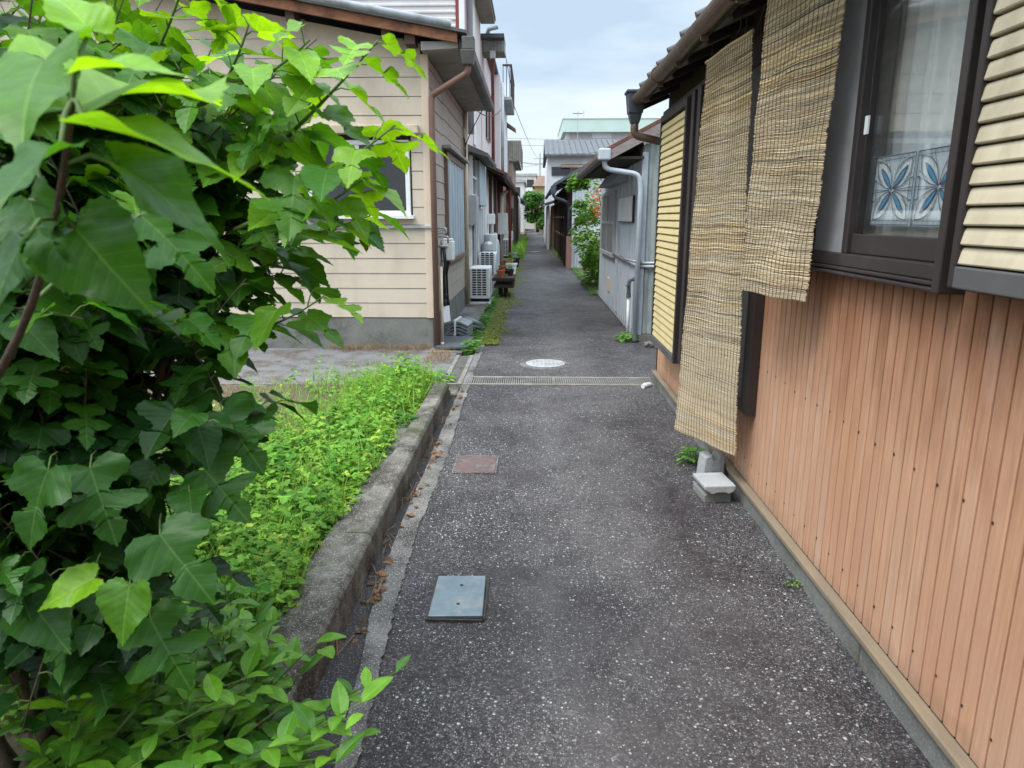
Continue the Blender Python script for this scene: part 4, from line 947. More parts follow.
for k in range(60):
    y = rnd.uniform(2.1, 6.2); x = rnd.uniform(-.72, -.58); a = rnd.uniform(1.1, 2.1); l = rnd.uniform(.05, .22)
    c = Vector((math.cos(a), math.sin(a), 0)) * l; m_ = Vector((rnd.gauss(0, .02), rnd.gauss(0, .02), rnd.uniform(.01, .04)))
    gb.tube([Vector((x, y, -.03)), Vector((x, y, -.02)) + c / 2 + m_, Vector((x, y, -.02)) + c], .0018, 4, cap=False)
tag(gb.build('twig_litter', M('dry_twig', (.30, .19, .11), (.22, .13, .08), sc=9), recalc=False), 'thin dry twigs caught in the roadside channel', 'twigs', kind='stuff')

# moss and ditch weeds along the left edge beyond the grating
lv = Leaves()
for k in range(11000):
    y = 8.4 + 18 * rnd.random() ** 1.25; reach = .05 + .36 * max(0, math.sin(y * 1.5 + 1)) * rnd.random() ** .6 + .12 * rnd.random()
    if y < 9.3: reach *= .3
    x = rnd.uniform(-.64, -.52 + reach); a = rnd.uniform(0, 6); c = lerp((.13, .17, .02), (.27, .29, .03), rnd.random())
    lv.leaf((x, y, .012), (math.cos(a), math.sin(a), rnd.uniform(0, .6)), (0, 0, 1), rnd.uniform(.012, .034), c, SMALL[0])
tag(lv.build('moss', herb, None, (-.4, 12, 0)), 'yellow green moss creeping over the left edge of the asphalt', 'moss', kind='stuff')
lv = Leaves()
for k in range(2600):
    y = 7.8 + 15 * rnd.random() ** 1.2; x = rnd.uniform(-.80, -.60); hgt = rnd.uniform(-.14, .03) + .16 * max(0, math.sin(y * 2.6)) * rnd.random(); a = rnd.uniform(0, 6)
    c = lerp((.06, .16, .025), (.16, .34, .05), rnd.random())
    for j in range(3): lv.leaf((x, y, hgt), (math.cos(a + j * 2.1), math.sin(a + j * 2.1), .3), (0, 0, 1), rnd.uniform(.02, .045), c, SMALL[0])
tag(lv.build('ditch_weeds', herb, None, (-.7, 10, 0)), 'green weeds filling the narrow ditch beside the houses', 'weeds', kind='stuff')
def tuft(name, label, x, y, z, r, h, n, c0, c1, cat='plant', group=None):
    lv = Leaves(); st = MB()
    t = thing(name, label, cat, (x, y, z), group)
    for k in range(n):
        a = rnd.uniform(0, 6.3); q = rnd.random() ** .6; p = Vector((x + math.cos(a) * q * r, y + math.sin(a) * q * r, z + h * (1 - q * .7) * rnd.uniform(.4, 1)))
        if k % 5 == 0: st.tube([(x + math.cos(a) * r * .1, y + math.sin(a) * r * .1, z), p], .0025, 4)
        lv.leaf(p, (math.cos(a), math.sin(a), rnd.uniform(-.3, .4)), (0, 0, 1), rnd.uniform(.3, .55) * min(h, r) , lerp(c0, c1, rnd.random()), SMALL[0] if k % 3 else LANCE[0], droop=.5)
    lv.build('foliage', herb, t); st.build('stem', twig, t); return t
tuft('weed_clump', 'small green weed clump behind the standing concrete block', 1.02, 4.25, .0, .10, .12, 60, (.07, .22, .03), (.16, .36, .05))
tuft('weed_clump', 'green weed clump at the foot of the white standpipe', 1.18, 8.75, .0, .13, .14, 90, (.08, .24, .03), (.22, .44, .05))
tuft('weed_clump', 'dark weed clump on the kerb edge', -.90, 4.72, .09, .10, .10, 70, (.03, .12, .02), (.08, .24, .03))
tuft('weed_clump', 'green weeds beside the small grating at the verge corner', -.92, 6.5, .0, .18, .12, 110, (.10, .26, .03), (.22, .42, .05))
tuft('weed_clump', 'tiny weed at the foundation of the wooden wall', 1.10, 2.72, .0, .03, .05, 14, (.10, .24, .03), (.2, .38, .05))

# ------------------------------------------------------------------ left: beige house
lh = thing('beige_house', 'beige board sided house with sloping eave and brown downpipe on the left', 'house', (-3, 10, 0))
XW, YF, YE = -1.17, 8.2, 12.35
MB().box(-7, YF + .02, .02, XW - .02, YE, 3.15).build('inner_wall', roomdark, lh)
MB().box(-7, YF - .01, -.1, XW + .01, YE, .355).build('foundation', found_m, lh, bevel=.006)
def lap(mb, x0, x1, y, z0, z1, pitch, axis='x', top=None):
    z = z0
    while z < z1 - .01:
        e_ = min(z + pitch, z1)
        if axis == 'x':
            xe = x1 if top is None else x1
            mb.hexa([(x0, y - .016, z + .006), (x1, y - .016, z + .006), (x1, y + .02, z + .006), (x0, y + .02, z + .006), (x0, y - .010, e_), (x1, y - .010, e_), (x1, y + .02, e_), (x0, y + .02, e_)])
        else:
            mb.hexa([(y - .02, x0, z + .006), (y + .016, x0, z + .006), (y + .016, x1, z + .006), (y - .02, x1, z + .006), (y - .02, x0, e_), (y + .010, x0, e_), (y + .010, x1, e_), (y - .02, x1, e_)])
        z = e_
b = MB(); lap(b, -7, XW - .06, YF, .36, 1.385, .171); 
lap(b, -7, -2.56, YF, 1.42, 2.40, .196); lap(b, -1.36, XW - .06, YF, 1.42, 2.40, .196); lap(b, -7, XW - .06, YF, 2.40, 3.184, .196); lap(b, -2.56, -1.36, YF, 1.42, 1.52, .1)
z = 3.184
while z < 4.2:      # boards above follow the roof slope
    xe = min(XW - .06, -.74 - (z + .30 - 3.36) / .185)
    lap(b, -7, xe, YF, z, z + .196, .196); z += .196
b.build('front_siding', beige, lh)
MB().prism([(-7, 3.2), (XW - .06, 3.0), (XW - .06, 3.33), (-7, 4.40)], 'y', YF - .006, YF + .3).build('gable_board', beige, lh)
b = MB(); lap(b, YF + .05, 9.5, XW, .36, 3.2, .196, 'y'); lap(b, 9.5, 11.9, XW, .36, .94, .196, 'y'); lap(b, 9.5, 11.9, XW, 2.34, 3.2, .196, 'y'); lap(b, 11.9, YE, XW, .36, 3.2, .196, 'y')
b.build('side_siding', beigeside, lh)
MB().box(XW - .06, YF - .026, .36, XW + .022, YF + .05, 3.22).build('corner_trim', peach, lh, bevel=.004)
MB().box(-7, YF - .045, 1.386, XW + .03, YF + .0, 1.419).build('water_table', galv, lh, bevel=.004)
wn_ = MB(); x0, x1, z0, z1 = -2.54, -1.38, 1.53, 2.34
wn_.box(x0, YF - .04, z0, x0 + .05, YF + .05, z1); wn_.box(x1 - .05, YF - .04, z0, x1, YF + .05, z1); wn_.box(x0 + .05, YF - .04, z1 - .05, x1 - .05, YF + .05, z1); wn_.box(x0 + .05, YF - .04, z0, x1 - .05, YF + .05, z0 + .05)
wn_.box(-1.99, YF - .03, z0 + .05, -1.94, YF + .05, z1 - .05)
wf = wn_.build('window', whitep, lh, bevel=.004)
MB().box(x0 + .051, YF - .008, z0 + .051, x1 - .051, YF + .01, z1 - .051).build('glass_pane', darkglass, wf)
MB().box(x0 - .04, YF - .10, z0 - .04, x1 + .04, YF + .0, z0 - .001).build('sill', whitep, wf, bevel=.004)
MB().box(x0 - .1, YF - .13, 2.40, x1 + .12, YF - .011, 2.49).build('shutter_housing', cream, wf, bevel=.008)
# roof
def rz(x): return 3.36 - (x + .72) * .185
b = MB().hexa([(-7, YF - .32, rz(-7)), (-.70, YF - .32, rz(-.70)), (-.70, YE + .1, rz(-.7)), (-7, YE + .1, rz(-7)), (-7, YF - .32, rz(-7) + .03), (-.70, YF - .32, rz(-.7) + .03), (-.70, YE + .1, rz(-.7) + .03), (-7, YE + .1, rz(-7) + .03)])
b.build('roof', slate, lh)
b = MB().hexa([(-7, YF - .27, rz(-7) - .10), (-.80, YF - .27, rz(-.80) - .10), (-.80, YF - .23, rz(-.80) - .10), (-7, YF - .23, rz(-7) - .10), (-7, YF - .27, rz(-7) - .002), (-.80, YF - .27, rz(-.8) - .002), (-.80, YF - .23, rz(-.8) - .002), (-7, YF - .23, rz(-7) - .002)])
b.build('verge_board', rustw, lh, bevel=.004)
MB().tube([(-7, YF - .30, rz(-7) + .055), (-.86, YF - .30, rz(-.86) + .055)], .042, 12).build('verge_pipe', galv, lh, smooth=True)
b = MB().hexa([(-1.19, YF - .22, 3.215), (-.80, YF - .22, 3.235), (-.80, YE + .08, 3.235), (-1.19, YE + .08, 3.215), (-1.19, YF - .22, 3.30), (-.80, YF - .22, 3.30), (-.80, YE + .08, 3.30), (-1.19, YE + .08, 3.30)])
b.build('soffit', soffit_m, lh)
b = MB()
for x in (-1.6, -2.6, -3.6, -4.6): b.box(x, YF - .225, rz(x) - .19, x + .09, YF - .012, rz(x) - .101)
b.box(-1.36, YF - .225, rz(-1.3) - .19, -1.25, YF - .03, rz(-1.3) - .101)
build_each(b, 'rafter', M('dull_brown_wood', (.10, .055, .045), None, rough=.8), lh)
egm = M('dull_metal_gutter', (.12, .115, .11), (.08, .075, .07), sc=6, rough=.6, dirt=(.05, .045, .04))
b = MB().prism([(-.80, 3.235), (-.78, 3.22), (-.70, 3.22), (-.67, 3.25), (-.66, 3.32), (-.672, 3.32), (-.685, 3.26), (-.705, 3.235), (-.79, 3.235), (-.79, 3.35), (-.80, 3.35)], 'y', YF - .15, YE + .12)
eg = b.build('eave_gutter', egm, lh)
b = MB().hexa([(-.80, YF - .30, 3.06), (-.69, YF - .30, 3.06), (-.69, YF - .18, 3.06), (-.80, YF - .18, 3.06), (-.82, YF - .33, 3.20), (-.66, YF - .33, 3.20), (-.66, YF - .16, 3.20), (-.82, YF - .16, 3.20)]).box(-.80, YF - .32, 3.201, -.67, YF - .17, 3.33)
b.v = [(q[0] + .05, q[1], q[2]) for q in b.v]; b.build('rain_hopper', egm, lh, bevel=.01)
MB().tube(rounded([(-.695, YF - .24, 3.07), (-.695, YF - .24, 2.99), (-1.11, YF - .05, 2.80), (-1.115, YF - .05, 2.6), (-1.115, YF - .05, .02)], r=.05), .034, 12).build('downpipe', browng, lh, smooth=True)
MB().tube([(-1.06, YF + .02, .95), (-1.06, YF + .02, .03)], .016, 8).tube(rounded([(-1.06, YF + .02, .06), (-1.06, YF - .02, .03), (-1.02, YF - .12, .02)], r=.03), .020, 8).build('white_pipe', peach, lh, smooth=True)
b = MB(); b.box(XW - .01, 9.52, .94, XW + .06, 9.60, 2.34); b.box(XW - .01, 11.82, .94, XW + .06, 11.90, 2.34); b.box(XW - .01, 9.60, 2.26, XW + .06, 11.82, 2.34); b.box(XW - .01, 9.60, .90, XW + .07, 11.82, .96)
sw = b.build('side_window', browng, lh, bevel=.004)
b = MB(); b.profile(corr(9.62, 11.8, .36, .02, XW + .03, 1, 'rib'), lambda p, z: (p[0], p[1], z), .961, 2.26)
b.build('shutter_panel', paleblue, sw, recalc=False)
MB().box(XW, 9.3, 2.36, XW + .13, 12.0, 2.40).build('drip_hood', M('drip_hood', (.3, .28, .26), None), sw, bevel=.005)
MB().tube([(XW + .05, 12.2, .05), (XW + .05, 12.2, 3.2)], .034, 10).tube([(XW + .05, 12.02, .3), (XW + .05, 12.02, 2.75), (XW + .05, 11.95, 2.9)], .022, 8).build('pipe_cover', cream, lh, smooth=True)
MB().tube(bez((XW + .05, 12.1, 2.62), (-1.02, 11.2, 2.65), (-.85, 12.3, 3.22)), .008, 6).tube(bez((XW + .05, 12.0, 2.3), (XW + .1, 11.8, 2.7), (XW + .05, 11.9, 2.75)), .012, 6).build('service_cable', cablem, lh)
# gas meter and hoses on its side wall
gm = thing('gas_meter', 'grey white gas meter with hanging hoses on the beige house side wall', 'gas meter', (XW + .1, 9.0, .85))
MB().box(XW + .03, 8.95, .98, XW + .17, 9.18, 1.22).box(XW + .04, 8.96, 1.221, XW + .16, 9.17, 1.25).build('meter_case', whitep, gm, bevel=.015)
b = MB()
b.tube(rounded([(XW + .02, 8.62, 1.38), (XW + .13, 8.62, 1.38), (XW + .13, 8.62, 1.32), (XW + .02, 8.62, 1.32)], r=.02), .012, 8).tube(rounded([(XW + .02, 8.72, 1.28), (XW + .14, 8.72, 1.28), (XW + .14, 8.72, 1.2)], r=.02), .012, 8)
b.tube(rounded([(XW + .02, 8.66, 1.17), (XW + .10, 8.66, 1.17), (XW + .10, 9.0, 1.15)], r=.02), .013, 8)
build_each(b, 'grey_pipe', galv, gm, smooth=True)
b = MB()
for dy, l in ((8.68, .44), (8.80, .50), (9.05, .40)):
    b.tube([(XW + .08, dy, 1.15), (XW + .10, dy, .95), (XW + .07, dy + .03, .8), (XW + .08, dy + .03, l)], .014, 8)
    b.tube([(XW + .08, dy + .03, l), (XW + .08, dy + .03, l + .08)], .022, 8)
build_each(b, 'hose', black, gm, smooth=True)
MB().hexa([(XW + .08, 8.62, .24), (XW + .14, 8.80, .24), (XW + .142, 8.80, .24), (XW + .082, 8.62, .24), (XW + .06, 8.66, .43), (XW + .12, 8.84, .43), (XW + .122, 8.84, .43), (XW + .062, 8.66, .43)]).build('paper_tag', whitep, gm)
# things lying on the ledge
b = MB().hexa([(-1.13, 8.03, .02), (-.74, 8.02, .02), (-.72, 8.62, .05), (-1.10, 8.66, .05), (-1.13, 8.03, .045), (-.74, 8.02, .045), (-.72, 8.62, .075), (-1.10, 8.66, .075)])
tag(b.build('dark_board', M('dark_sheet', (.055, .06, .068), (.075, .08, .088), sc=4, rough=.5), at=(-.93, 8.3, .02), bevel=.004), 'flat dark grey board lying on the ledge at the beige house corner', 'board')
tsm = M('glazed_roof_tile', (.17, .185, .20), (.12, .13, .145), sc=5, rough=.35, spec=.5, dirt=(.30, .31, .32), dsc=6)
tp = thing('roof_tile_stack', 'stack of curved grey roof tiles tied together on the ledge', 'roof tiles', (-.95, 9.0, .01))
for k in range(4):
    z = .02 + k * .042; pr = [(-1.1 + .3 * i / 10, z + .06 * math.sin(PI * (i / 10)) * .9) for i in range(11)]; pr2 = [(x, q + .026) for x, q in pr[::-1]]
    rotz(MB().prism(pr + pr2, 'y', 8.83 + k * .008, 9.16 + k * .008), (-.95, 9.0, 0), -.12).build('roof_tile', tsm, tp)
rotz(MB().box(-.97, 8.82, .02, -.95, 9.19, .245), (-.95, 9.0, 0), -.12).build('tie_band', whitep, tp)
tp = thing('roof_tile_stack', 'two grey roof tiles leaning aslant behind the tied stack', 'roof tiles', (-.86, 9.62, .01))
for k in range(2):
    z = .02 + k * .05; pr = [(-1.05 + .34 * i / 10, z + .05 * math.sin(PI * (i / 10))) for i in range(11)]; pr2 = [(x, q + .03) for x, q in pr[::-1]]
    rotz(MB().prism(pr + pr2, 'y', 9.5, 9.72), (-.88, 9.6, 0), .5, .12).build('roof_tile', tsm, tp)

# ------------------------------------------------------------------ air conditioner units
def aircon(x, y, z, label, w=.36, d=.80, h=.58):
    t = thing('air_conditioner_unit', label, 'air conditioner', (x, y, z), 'outdoor air conditioner units')
    x1, y1_, z1 = x + w, y + d, z + h
    MB().box(x, y, z, x1, y1_, z1).build('casing', whitep, t, bevel=.018)
    b = MB()
    for j in range(11):
        for i in range(3):
            xa = x + .05 + i * .09; za = z + .06 + j * .043; b.box(xa, y - .004, za, xa + .07, y + .01, za + .026)
    b.build('rear_vents', black, t)
    fan = MB(); c = Vector((x1 + .004, y + d * .42, z + h / 2))
    for r in (.06, .12, .18, .23):
        fan.tube([c + Vector((0, r * math.cos(a), r * math.sin(a))) for a in [2 * PI * k / 24 for k in range(25)]], .004, 5)
    for k in range(6): a = PI * k / 6; fan.tube([c - Vector((0, .23 * math.cos(a), .23 * math.sin(a))), c + Vector((0, .23 * math.cos(a), .23 * math.sin(a)))], .004, 5)
    fan.build('fan_grille', galv, t)
    build_each(MB().box(x + .02, y + .06, z - .06, x1 - .02, y + .16, z - .001).box(x + .02, y1_ - .16, z - .06, x1 - .02, y1_ - .06, z - .001), 'foot', black, t)
    MB().tube(rounded([(x - .02, y + .1, z + .3), (x - .06, y + .05, z + .2), (x - .08, y + .05, z + 1.1)], r=.05), .022, 8).build('pipe_bundle', cream, t, smooth=True)
    return t
MB_ = MB().box(-1.14, 12.35, .005, -.74, 13.45, .045).build('unit_base', block_m, at=(-.95, 12.9, 0), bevel=.01); tag(MB_, 'low concrete plinth under the nearest air conditioner', 'plinth')
aircon(-1.12, 12.55, .10, 'white air conditioner unit with slotted end on a concrete plinth, nearest the beige house', .36, .78, .54)
aircon(-1.10, 14.5, .30, 'white air conditioner unit raised higher, behind the nearest one', .34, .75, .50)
aircon(-1.05, 24.0, .25, 'far white air conditioner unit past the plant tables', .34, .75, .56)
# planter stand with pots
ps = thing('plant_table', 'dark plank plant table straddling the ditch beside the air conditioners', 'plant table', (-.56, 14.2, 0))
MB().box(-.76, 13.5, .33, -.34, 14.5, .39).box(-.74, 13.52, .20, -.36, 14.48, .26).build('table_top', darkw, ps, bevel=.006)
for xx, yy in ((-.66, 13.7), (-.66, 14.3), (-.56, 13.7), (-.56, 14.3)): MB().box(xx, yy, -.2, xx + .06, yy + .06, .2).build('leg', darkw, ps)
def pot(x, y, z, r, h, m, label, plant=True):
    t = thing('plant_pot', label, 'plant pot', (x, y, z), 'plant pots along the left wall')
    MB().lathe([(r * .7, 0), (r * .95, h * .85), (r * 1.1, h * .86), (r * 1.1, h), (r * .9, h), (r * .85, h * .8), (.001, h * .8)], (x, y, z), 16).build('pot', m, t, smooth=False)
    if plant:
        lv = Leaves()
        for k in range(26):
            a = rnd.uniform(0, 6.3); lv.leaf((x + rnd.gauss(0, r * .4), y + rnd.gauss(0, r * .4), z + h * (.9 + rnd.uniform(0, .9))), (math.cos(a), math.sin(a), rnd.uniform(0, .9)), (0, 0, 1), rnd.uniform(.04, .09), lerp((.05, .15, .03), (.15, .33, .05), rnd.random()), SMALL[0])
        lv.build('foliage', herb, t)
pot(-.62, 13.7, .39, .075, .13, terra, 'orange terracotta pot near the front of the plant table', False)
pot(-.60, 14.05, .39, .07, .20, terra, 'taller stacked terracotta pot behind on the plant table', False)
pot(-.44, 14.1, .39, .07, .10, M('maroon_pot', (.12, .03, .03), None, rough=.6), 'dark maroon pot at the alley side of the plant table')
pot(-.64, 14.4, .39, .06, .11, black, 'small black pot at the back of the plant table')
for k, (x, y, m, lb) in enumerate(((-.62, 17.2, black, 'black pot standing on the ditch edge beyond the plant table'), (-.58, 19.5, whitep, 'white pot standing on the ditch edge farther down the alley'), (-.55, 22.2, black, 'black bucket pot leaning out over the moss'), (-.72, 21.0, terra, 'terracotta pot by the lean-to wall'), (-.66, 25.5, whitep, 'far white pot before the long grass'))):
    pot(x, y, .0, .15, .30, m, lb)
def metbox(x, y, z, w, d, h, m, name, label, cat='meter box'):
    t = thing(name, label, cat, (x, y, z), 'boxes and meters on the left walls')
    MB().box(x, y, z, x + w, y + d, z + h).build('case', m, t, bevel=.012)
    MB().box(x + w * .1, y - .006, z + h * .08, x + w * .9, y - .0005, z + h * .92).box(x + w + .0005, y + d * .1, z + h * .08, x + w + .006, y + d * .9, z + h * .92).build('cover', m, t, bevel=.003)
    b = MB().tube([(x + w * .5, y + d * .5, z), (x + w * .5, y + d * .5, max(.0, z - .9))], .02, 8).build('conduit', galv, t)
    return t
metbox(-1.16, 12.95, 1.38, .15, .6, .52, greywall, 'meter_box', 'tall grey box on the pink house wall above the air conditioner')
metbox(-1.1, 16.6, .72, .26, .35, .42, whitep, 'water_heater', 'white box heater on the wall behind the air conditioners', 'heater')
metbox(-1.12, 17.6, 1.35, .18, .3, .25, whitep, 'meter_box', 'small white meter box above the box heater')
metbox(-1.1, 22.5, 1.0, .3, .5, .65, whitep, 'meter_box', 'pale tall box on the brown posts of the lean-to')
metbox(-1.0, 24.9, .75, .3, .4, .3, whitep, 'meter_box', 'far white box low beside the long grass')
def gas_bottle(x, y, label):
    t = thing('gas_bottle', label, 'gas bottle', (x, y, 0), 'grey gas bottles against the left wall')
    MB().lathe([(.14, 0), (.15, .04), (.15, .80), (.13, .92), (.06, 1.0), (.05, 1.0)], (x, y, .02), 18).build('cylinder', galv, t, smooth=False)
    MB().lathe([(.075, 1.0), (.075, 1.12), (.068, 1.12)], (x, y, .02), 14).build('valve_guard', galv, t)
gas_bottle(-1.0, 15.75, 'grey gas bottle standing right behind the raised air conditioner')
gas_bottle(-1.0, 18.4, 'grey gas bottle standing beyond the white box heater')

# ------------------------------------------------------------------ left: two storey pale house behind
ph = thing('pale_house', 'tall two storey pale pink white house behind the beige house', 'house', (-4, 14.5, 0))
ya, yb = 12.5, 16.7; XP = -1.17
MB().box(-9, ya + .03, 0, XP - .004, yb, 7.5).build('wall', pinkwall, ph)
b = MB(); b.profile([(q[0], q[1]) for q in corr(2.9, 8.5, .105, .018, 0, 1, 'rib')], lambda p, x: (x, ya + .02 - p[0], p[1]), -9, XP - .06)
b.build('front_cladding', whitewall, ph, recalc=False)
MB().box(XP - .11, ya - .005, 2.9, XP - .055, ya + .03, 8).build('corner_strip', redpipe, ph)
MB().box(XP - .055, ya - .006, 2.9, XP + .03, ya + .05, 8).build('corner_post', whitep, ph)
b = MB().tube([(XP + .06, 13.2, 2.95), (XP + .06, 13.2, 8)], .055, 10); b.build('vent_duct', M('lilac_grey_duct', (.33, .32, .36), None, rough=.5), ph, smooth=True)
MB().box(XP + .0, 14.4, 2.9, XP + .02, 14.9, 8).build('pale_strip', whitep, ph)
MB().box(-3, ya - .2, 5.68, -.84, yb + .08, 5.74).build('roof', slate, ph)
MB().box(-1.165, ya - .2, 5.62, -.86, yb + .05, 5.679).build('soffit', soffit_m, ph)
b = MB().hexa([(XP, 13.1, 2.66), (-.82, 13.1, 2.56), (-.82, 16.1, 2.56), (XP, 16.1, 2.66), (XP, 13.1, 2.78), (-.80, 13.1, 2.62), (-.80, 16.1, 2.62), (XP, 16.1, 2.78)])
b.build('window_hood', M('weathered_hood', (.17, .16, .15), (.12, .115, .11), sc=4, rough=.8), ph, bevel=.006)
b = MB().box(XP, 13.3, 1.88, XP + .07, 13.36, 2.6).box(XP, 14.3, 1.88, XP + .07, 14.36, 2.6).box(XP, 13.36, 2.22, XP + .06, 14.3, 2.26).box(XP, 13.36, 1.88, XP + .07, 14.3, 1.93)
w1 = b.build('window', whitep, ph); MB().box(XP, 13.361, 1.931, XP + .03, 14.299, 2.6).build('glass_pane', darkglass, w1)
MB().box(XP, 14.4, 1.75, XP + .12, 16.3, 2.6).build('storm_shutter', paleblue, ph, bevel=.01)
MB().box(XP, 13.1, .45, XP + .04, 14.2, 1.36).build('low_window', darkglass, ph)
build_each(MB().box(XP, 13.05, .35, XP + .06, 13.1, 1.40).box(XP, 13.6, .45, XP + .06, 13.66, 1.36).box(XP, 14.2, .35, XP + .06, 14.26, 1.40), 'low_window_frame', whitep, ph)
MB().box(XP, 14.9, .0, XP + .03, 16.65, 1.7).build('grey_panel', greywall, ph)

h3 = thing('pink_house', 'pinkish two storey house with hanging balcony and red drainpipe', 'house', (-4, 21, 0))
MB().box(-9, 16.75, 0, -1.16, 26.5, 5.3).build('wall', pinkwall, h3)
MB().box(-1.155, 20.6, 2.8, -.93, 26.4, 5.3).build('bay_wall', whitewall, h3)
b = MB().box(-9, 17.6, 5.34, -.98, 26.6, 5.42).box(-1.2, 16.7, 5.34, -.66, 17.62, 5.421)
b.build('roof', slate, h3)
ov = MB().box(-1.155, 16.95, 5.10, -.66, 17.6, 5.335).build('eave_box', greysheet, h3, bevel=.01)
b = MB()
for k in range(14): b.tube([(-1.1 + .03 * k, 16.94, 5.12), (-1.1 + .03 * k, 16.94, 5.33)], .006, 4)
b.tube([(-1.1, 17.0, 5.34), (-1.0, 16.9, 5.55), (-.8, 16.9, 5.6)], .05, 8)
b.build('eave_mesh', galv, ov)
MB().box(-.98, 16.86, 4.95, -.86, 16.98, 5.11).build('rain_hopper', galv, h3, bevel=.01)
MB().tube(rounded([(-.92, 16.92, 4.98), (-.95, 17.3, 4.8), (-1.08, 19.8, 4.7), (-1.08, 19.8, 2.75)], r=.1), .045, 8).tube(rounded([(-1.08, 19.8, 2.72), (-.75, 21.5, 2.72), (-.72, 22.6, 2.7), (-.72, 22.6, 0)], r=.08), .045, 8).build('drainpipe', redpipe, h3, smooth=True)
MB().tube([(-.90, 21.2, 2.8), (-.90, 21.2, 5.2)], .06, 8).build('grey_pipe', galv, h3, smooth=True)
bl = MB().box(-.929, 22.3, 4.92, -.66, 25.6, 5.0); bl = bl.build('balcony', greywall, h3)
b = MB()
for k in range(12): b.box(-.69, 22.35 + k * .29, 5.0, -.66, 22.40 + k * .29, 5.85)
for k in range(3): b.box(-.92 + k * .1, 22.3, 5.0, -.90 + k * .1, 22.34, 5.85)
b.box(-.929, 22.3, 5.85, -.65, 22.36, 5.90).box(-.70, 22.36, 5.85, -.65, 25.6, 5.9); b.build('railing', alu, bl)
MB().hexa([(-.929, 25.7, 4.6), (-.62, 25.7, 4.42), (-.62, 26.3, 4.42), (-.929, 26.3, 4.6), (-.929, 25.7, 4.72), (-.62, 25.7, 4.5), (-.62, 26.3, 4.5), (-.929, 26.3, 4.72)]).build('small_hood', woodwall, h3)
b = MB()
for k in range(2): b.box(-1.155, 18 + k * 3.2, 3.4, -1.12, 19.4 + k * 3.2, 4.4)
build_each(b, 'window', darkglass, h3)
b = MB().hexa([(-1.155, 17.1, 2.72), (-.62, 17.1, 2.46), (-.62, 26.4, 2.46), (-1.155, 26.4, 2.72), (-1.155, 17.1, 2.78), (-.60, 17.1, 2.52), (-.60, 26.4, 2.52), (-1.155, 26.4, 2.78)])
lr = b.build('lean_to_roof', M('brown_tin_roof', (.15, .075, .06), (.10, .06, .055), sc=5, rough=.7), h3)
b = MB()
for k in range(22): b.bar((-1.15, 17.2 + k * .42, 2.68), (-.66, 17.2 + k * .42, 2.44), .05, .06)
b.box(-.70, 17.1, 2.36, -.66, 26.4, 2.43); build_each(b, 'rafter', darkw, lr)
b = MB()
for y in (18.4, 20.6, 22.9, 25.2): b.box(-1.13, y, 0, -1.04, y + .1, 2.66)
build_each(b, 'post', M('red_brown_post', (.12, .06, .05), None, rough=.8), h3)
MB().box(-1.155, 17.2, .2, -1.12, 20.5, 2.5).build('pale_panel', whitep, h3); MB().box(-1.155, 20.75, .1, -1.11, 22.8, 2.1).build('dark_panel', woodwall, h3)
MB().tube(rounded([(-.80, 23.4, 2.35), (-1.0, 23.4, 2.25), (-1.02, 23.4, .1)], r=.06), .05, 8).build('downpipe', whitep, h3, smooth=True)
MB().tube([(-.66, 17.0, 2.44), (-.66, 26.5, 2.42)], .05, 8).build('gutter', alu, h3)

h4 = thing('brown_board_house', 'brown board house with grey corrugated balcony screen', 'house', (-4, 36, 0))
MB().box(-9, 30, 0, -1.12, 45, 4.1).build('wall', woodwall, h4)
b = MB(); b.profile(corr(-1.35, -.62, .09, .05, 0, 1, 'rib'), lambda p, z: (p[1], 33.9 - p[0], z), 4.05, 4.95); b.profile(corr(33.9, 40, .09, .05, 0, 1, 'rib'), lambda p, z: (-.62 + p[0], p[1], z), 4.05, 4.95); b.box(-1.35, 33.95, 4.0, -.64, 40, 4.06)
b.build('balcony_screen', greysheet, h4, recalc=False)
MB().box(-1.12, 34, 2.7, -.95, 40, 4.0).build('bay_wall', M('beige_brown_wall', (.36, .27, .21), (.30, .22, .17), sc=2), h4)
b = MB().hexa([(-1.12, 28.5, 2.75), (-.62, 28.5, 2.5), (-.62, 34, 2.5), (-1.12, 34, 2.75), (-1.12, 28.5, 2.82), (-.6, 28.5, 2.56), (-.6, 34, 2.56), (-1.12, 34, 2.82)]); b.build('lean_to_roof', slate, h4)
b = MB()
for k in range(4): b.box(-1.11, 30.5 + k * 3.5, .9, -1.08, 32 + k * 3.5, 2.0)
build_each(b, 'window', darkglass, h4)
b = MB()
for y in (29, 31.5, 33.8): b.box(-.78, y, 0, -.68, y + .1, 2.5)
build_each(b, 'post', darkw, h4)
MB().tube(rounded([(-.7, 32.5, 2.45), (-.62, 32.5, 2.3), (-.62, 32.5, .1)], r=.05), .05, 8).build('downpipe', whitep, h4, smooth=True)

h5 = thing('dark_tiled_house', 'far low dark tiled house on the left before the alley end', 'house', (-4, 55, 0))
MB().box(-9, 46.5, 0, -1.2, 68, 2.6).build('wall', greywall, h5)
MB().hexa([(-4.2, 46, 4.2), (-.6, 46, 2.55), (-.6, 68.4, 2.55), (-4.2, 68.4, 4.2), (-4.2, 46, 4.3), (-.58, 46, 2.65), (-.58, 68.4, 2.65), (-4.2, 68.4, 4.3)]).build('roof', slate, h5)
MB().box(-1.2, 46.4, 0, -.9, 52, 2.2).build('shed_wall', darkw, h5)
b = MB()
for k in range(4): b.box(-1.199, 53 + k * 3.5, .9, -1.16, 54.8 + k * 3.5, 2.0)
build_each(b, 'window', darkglass, h5)
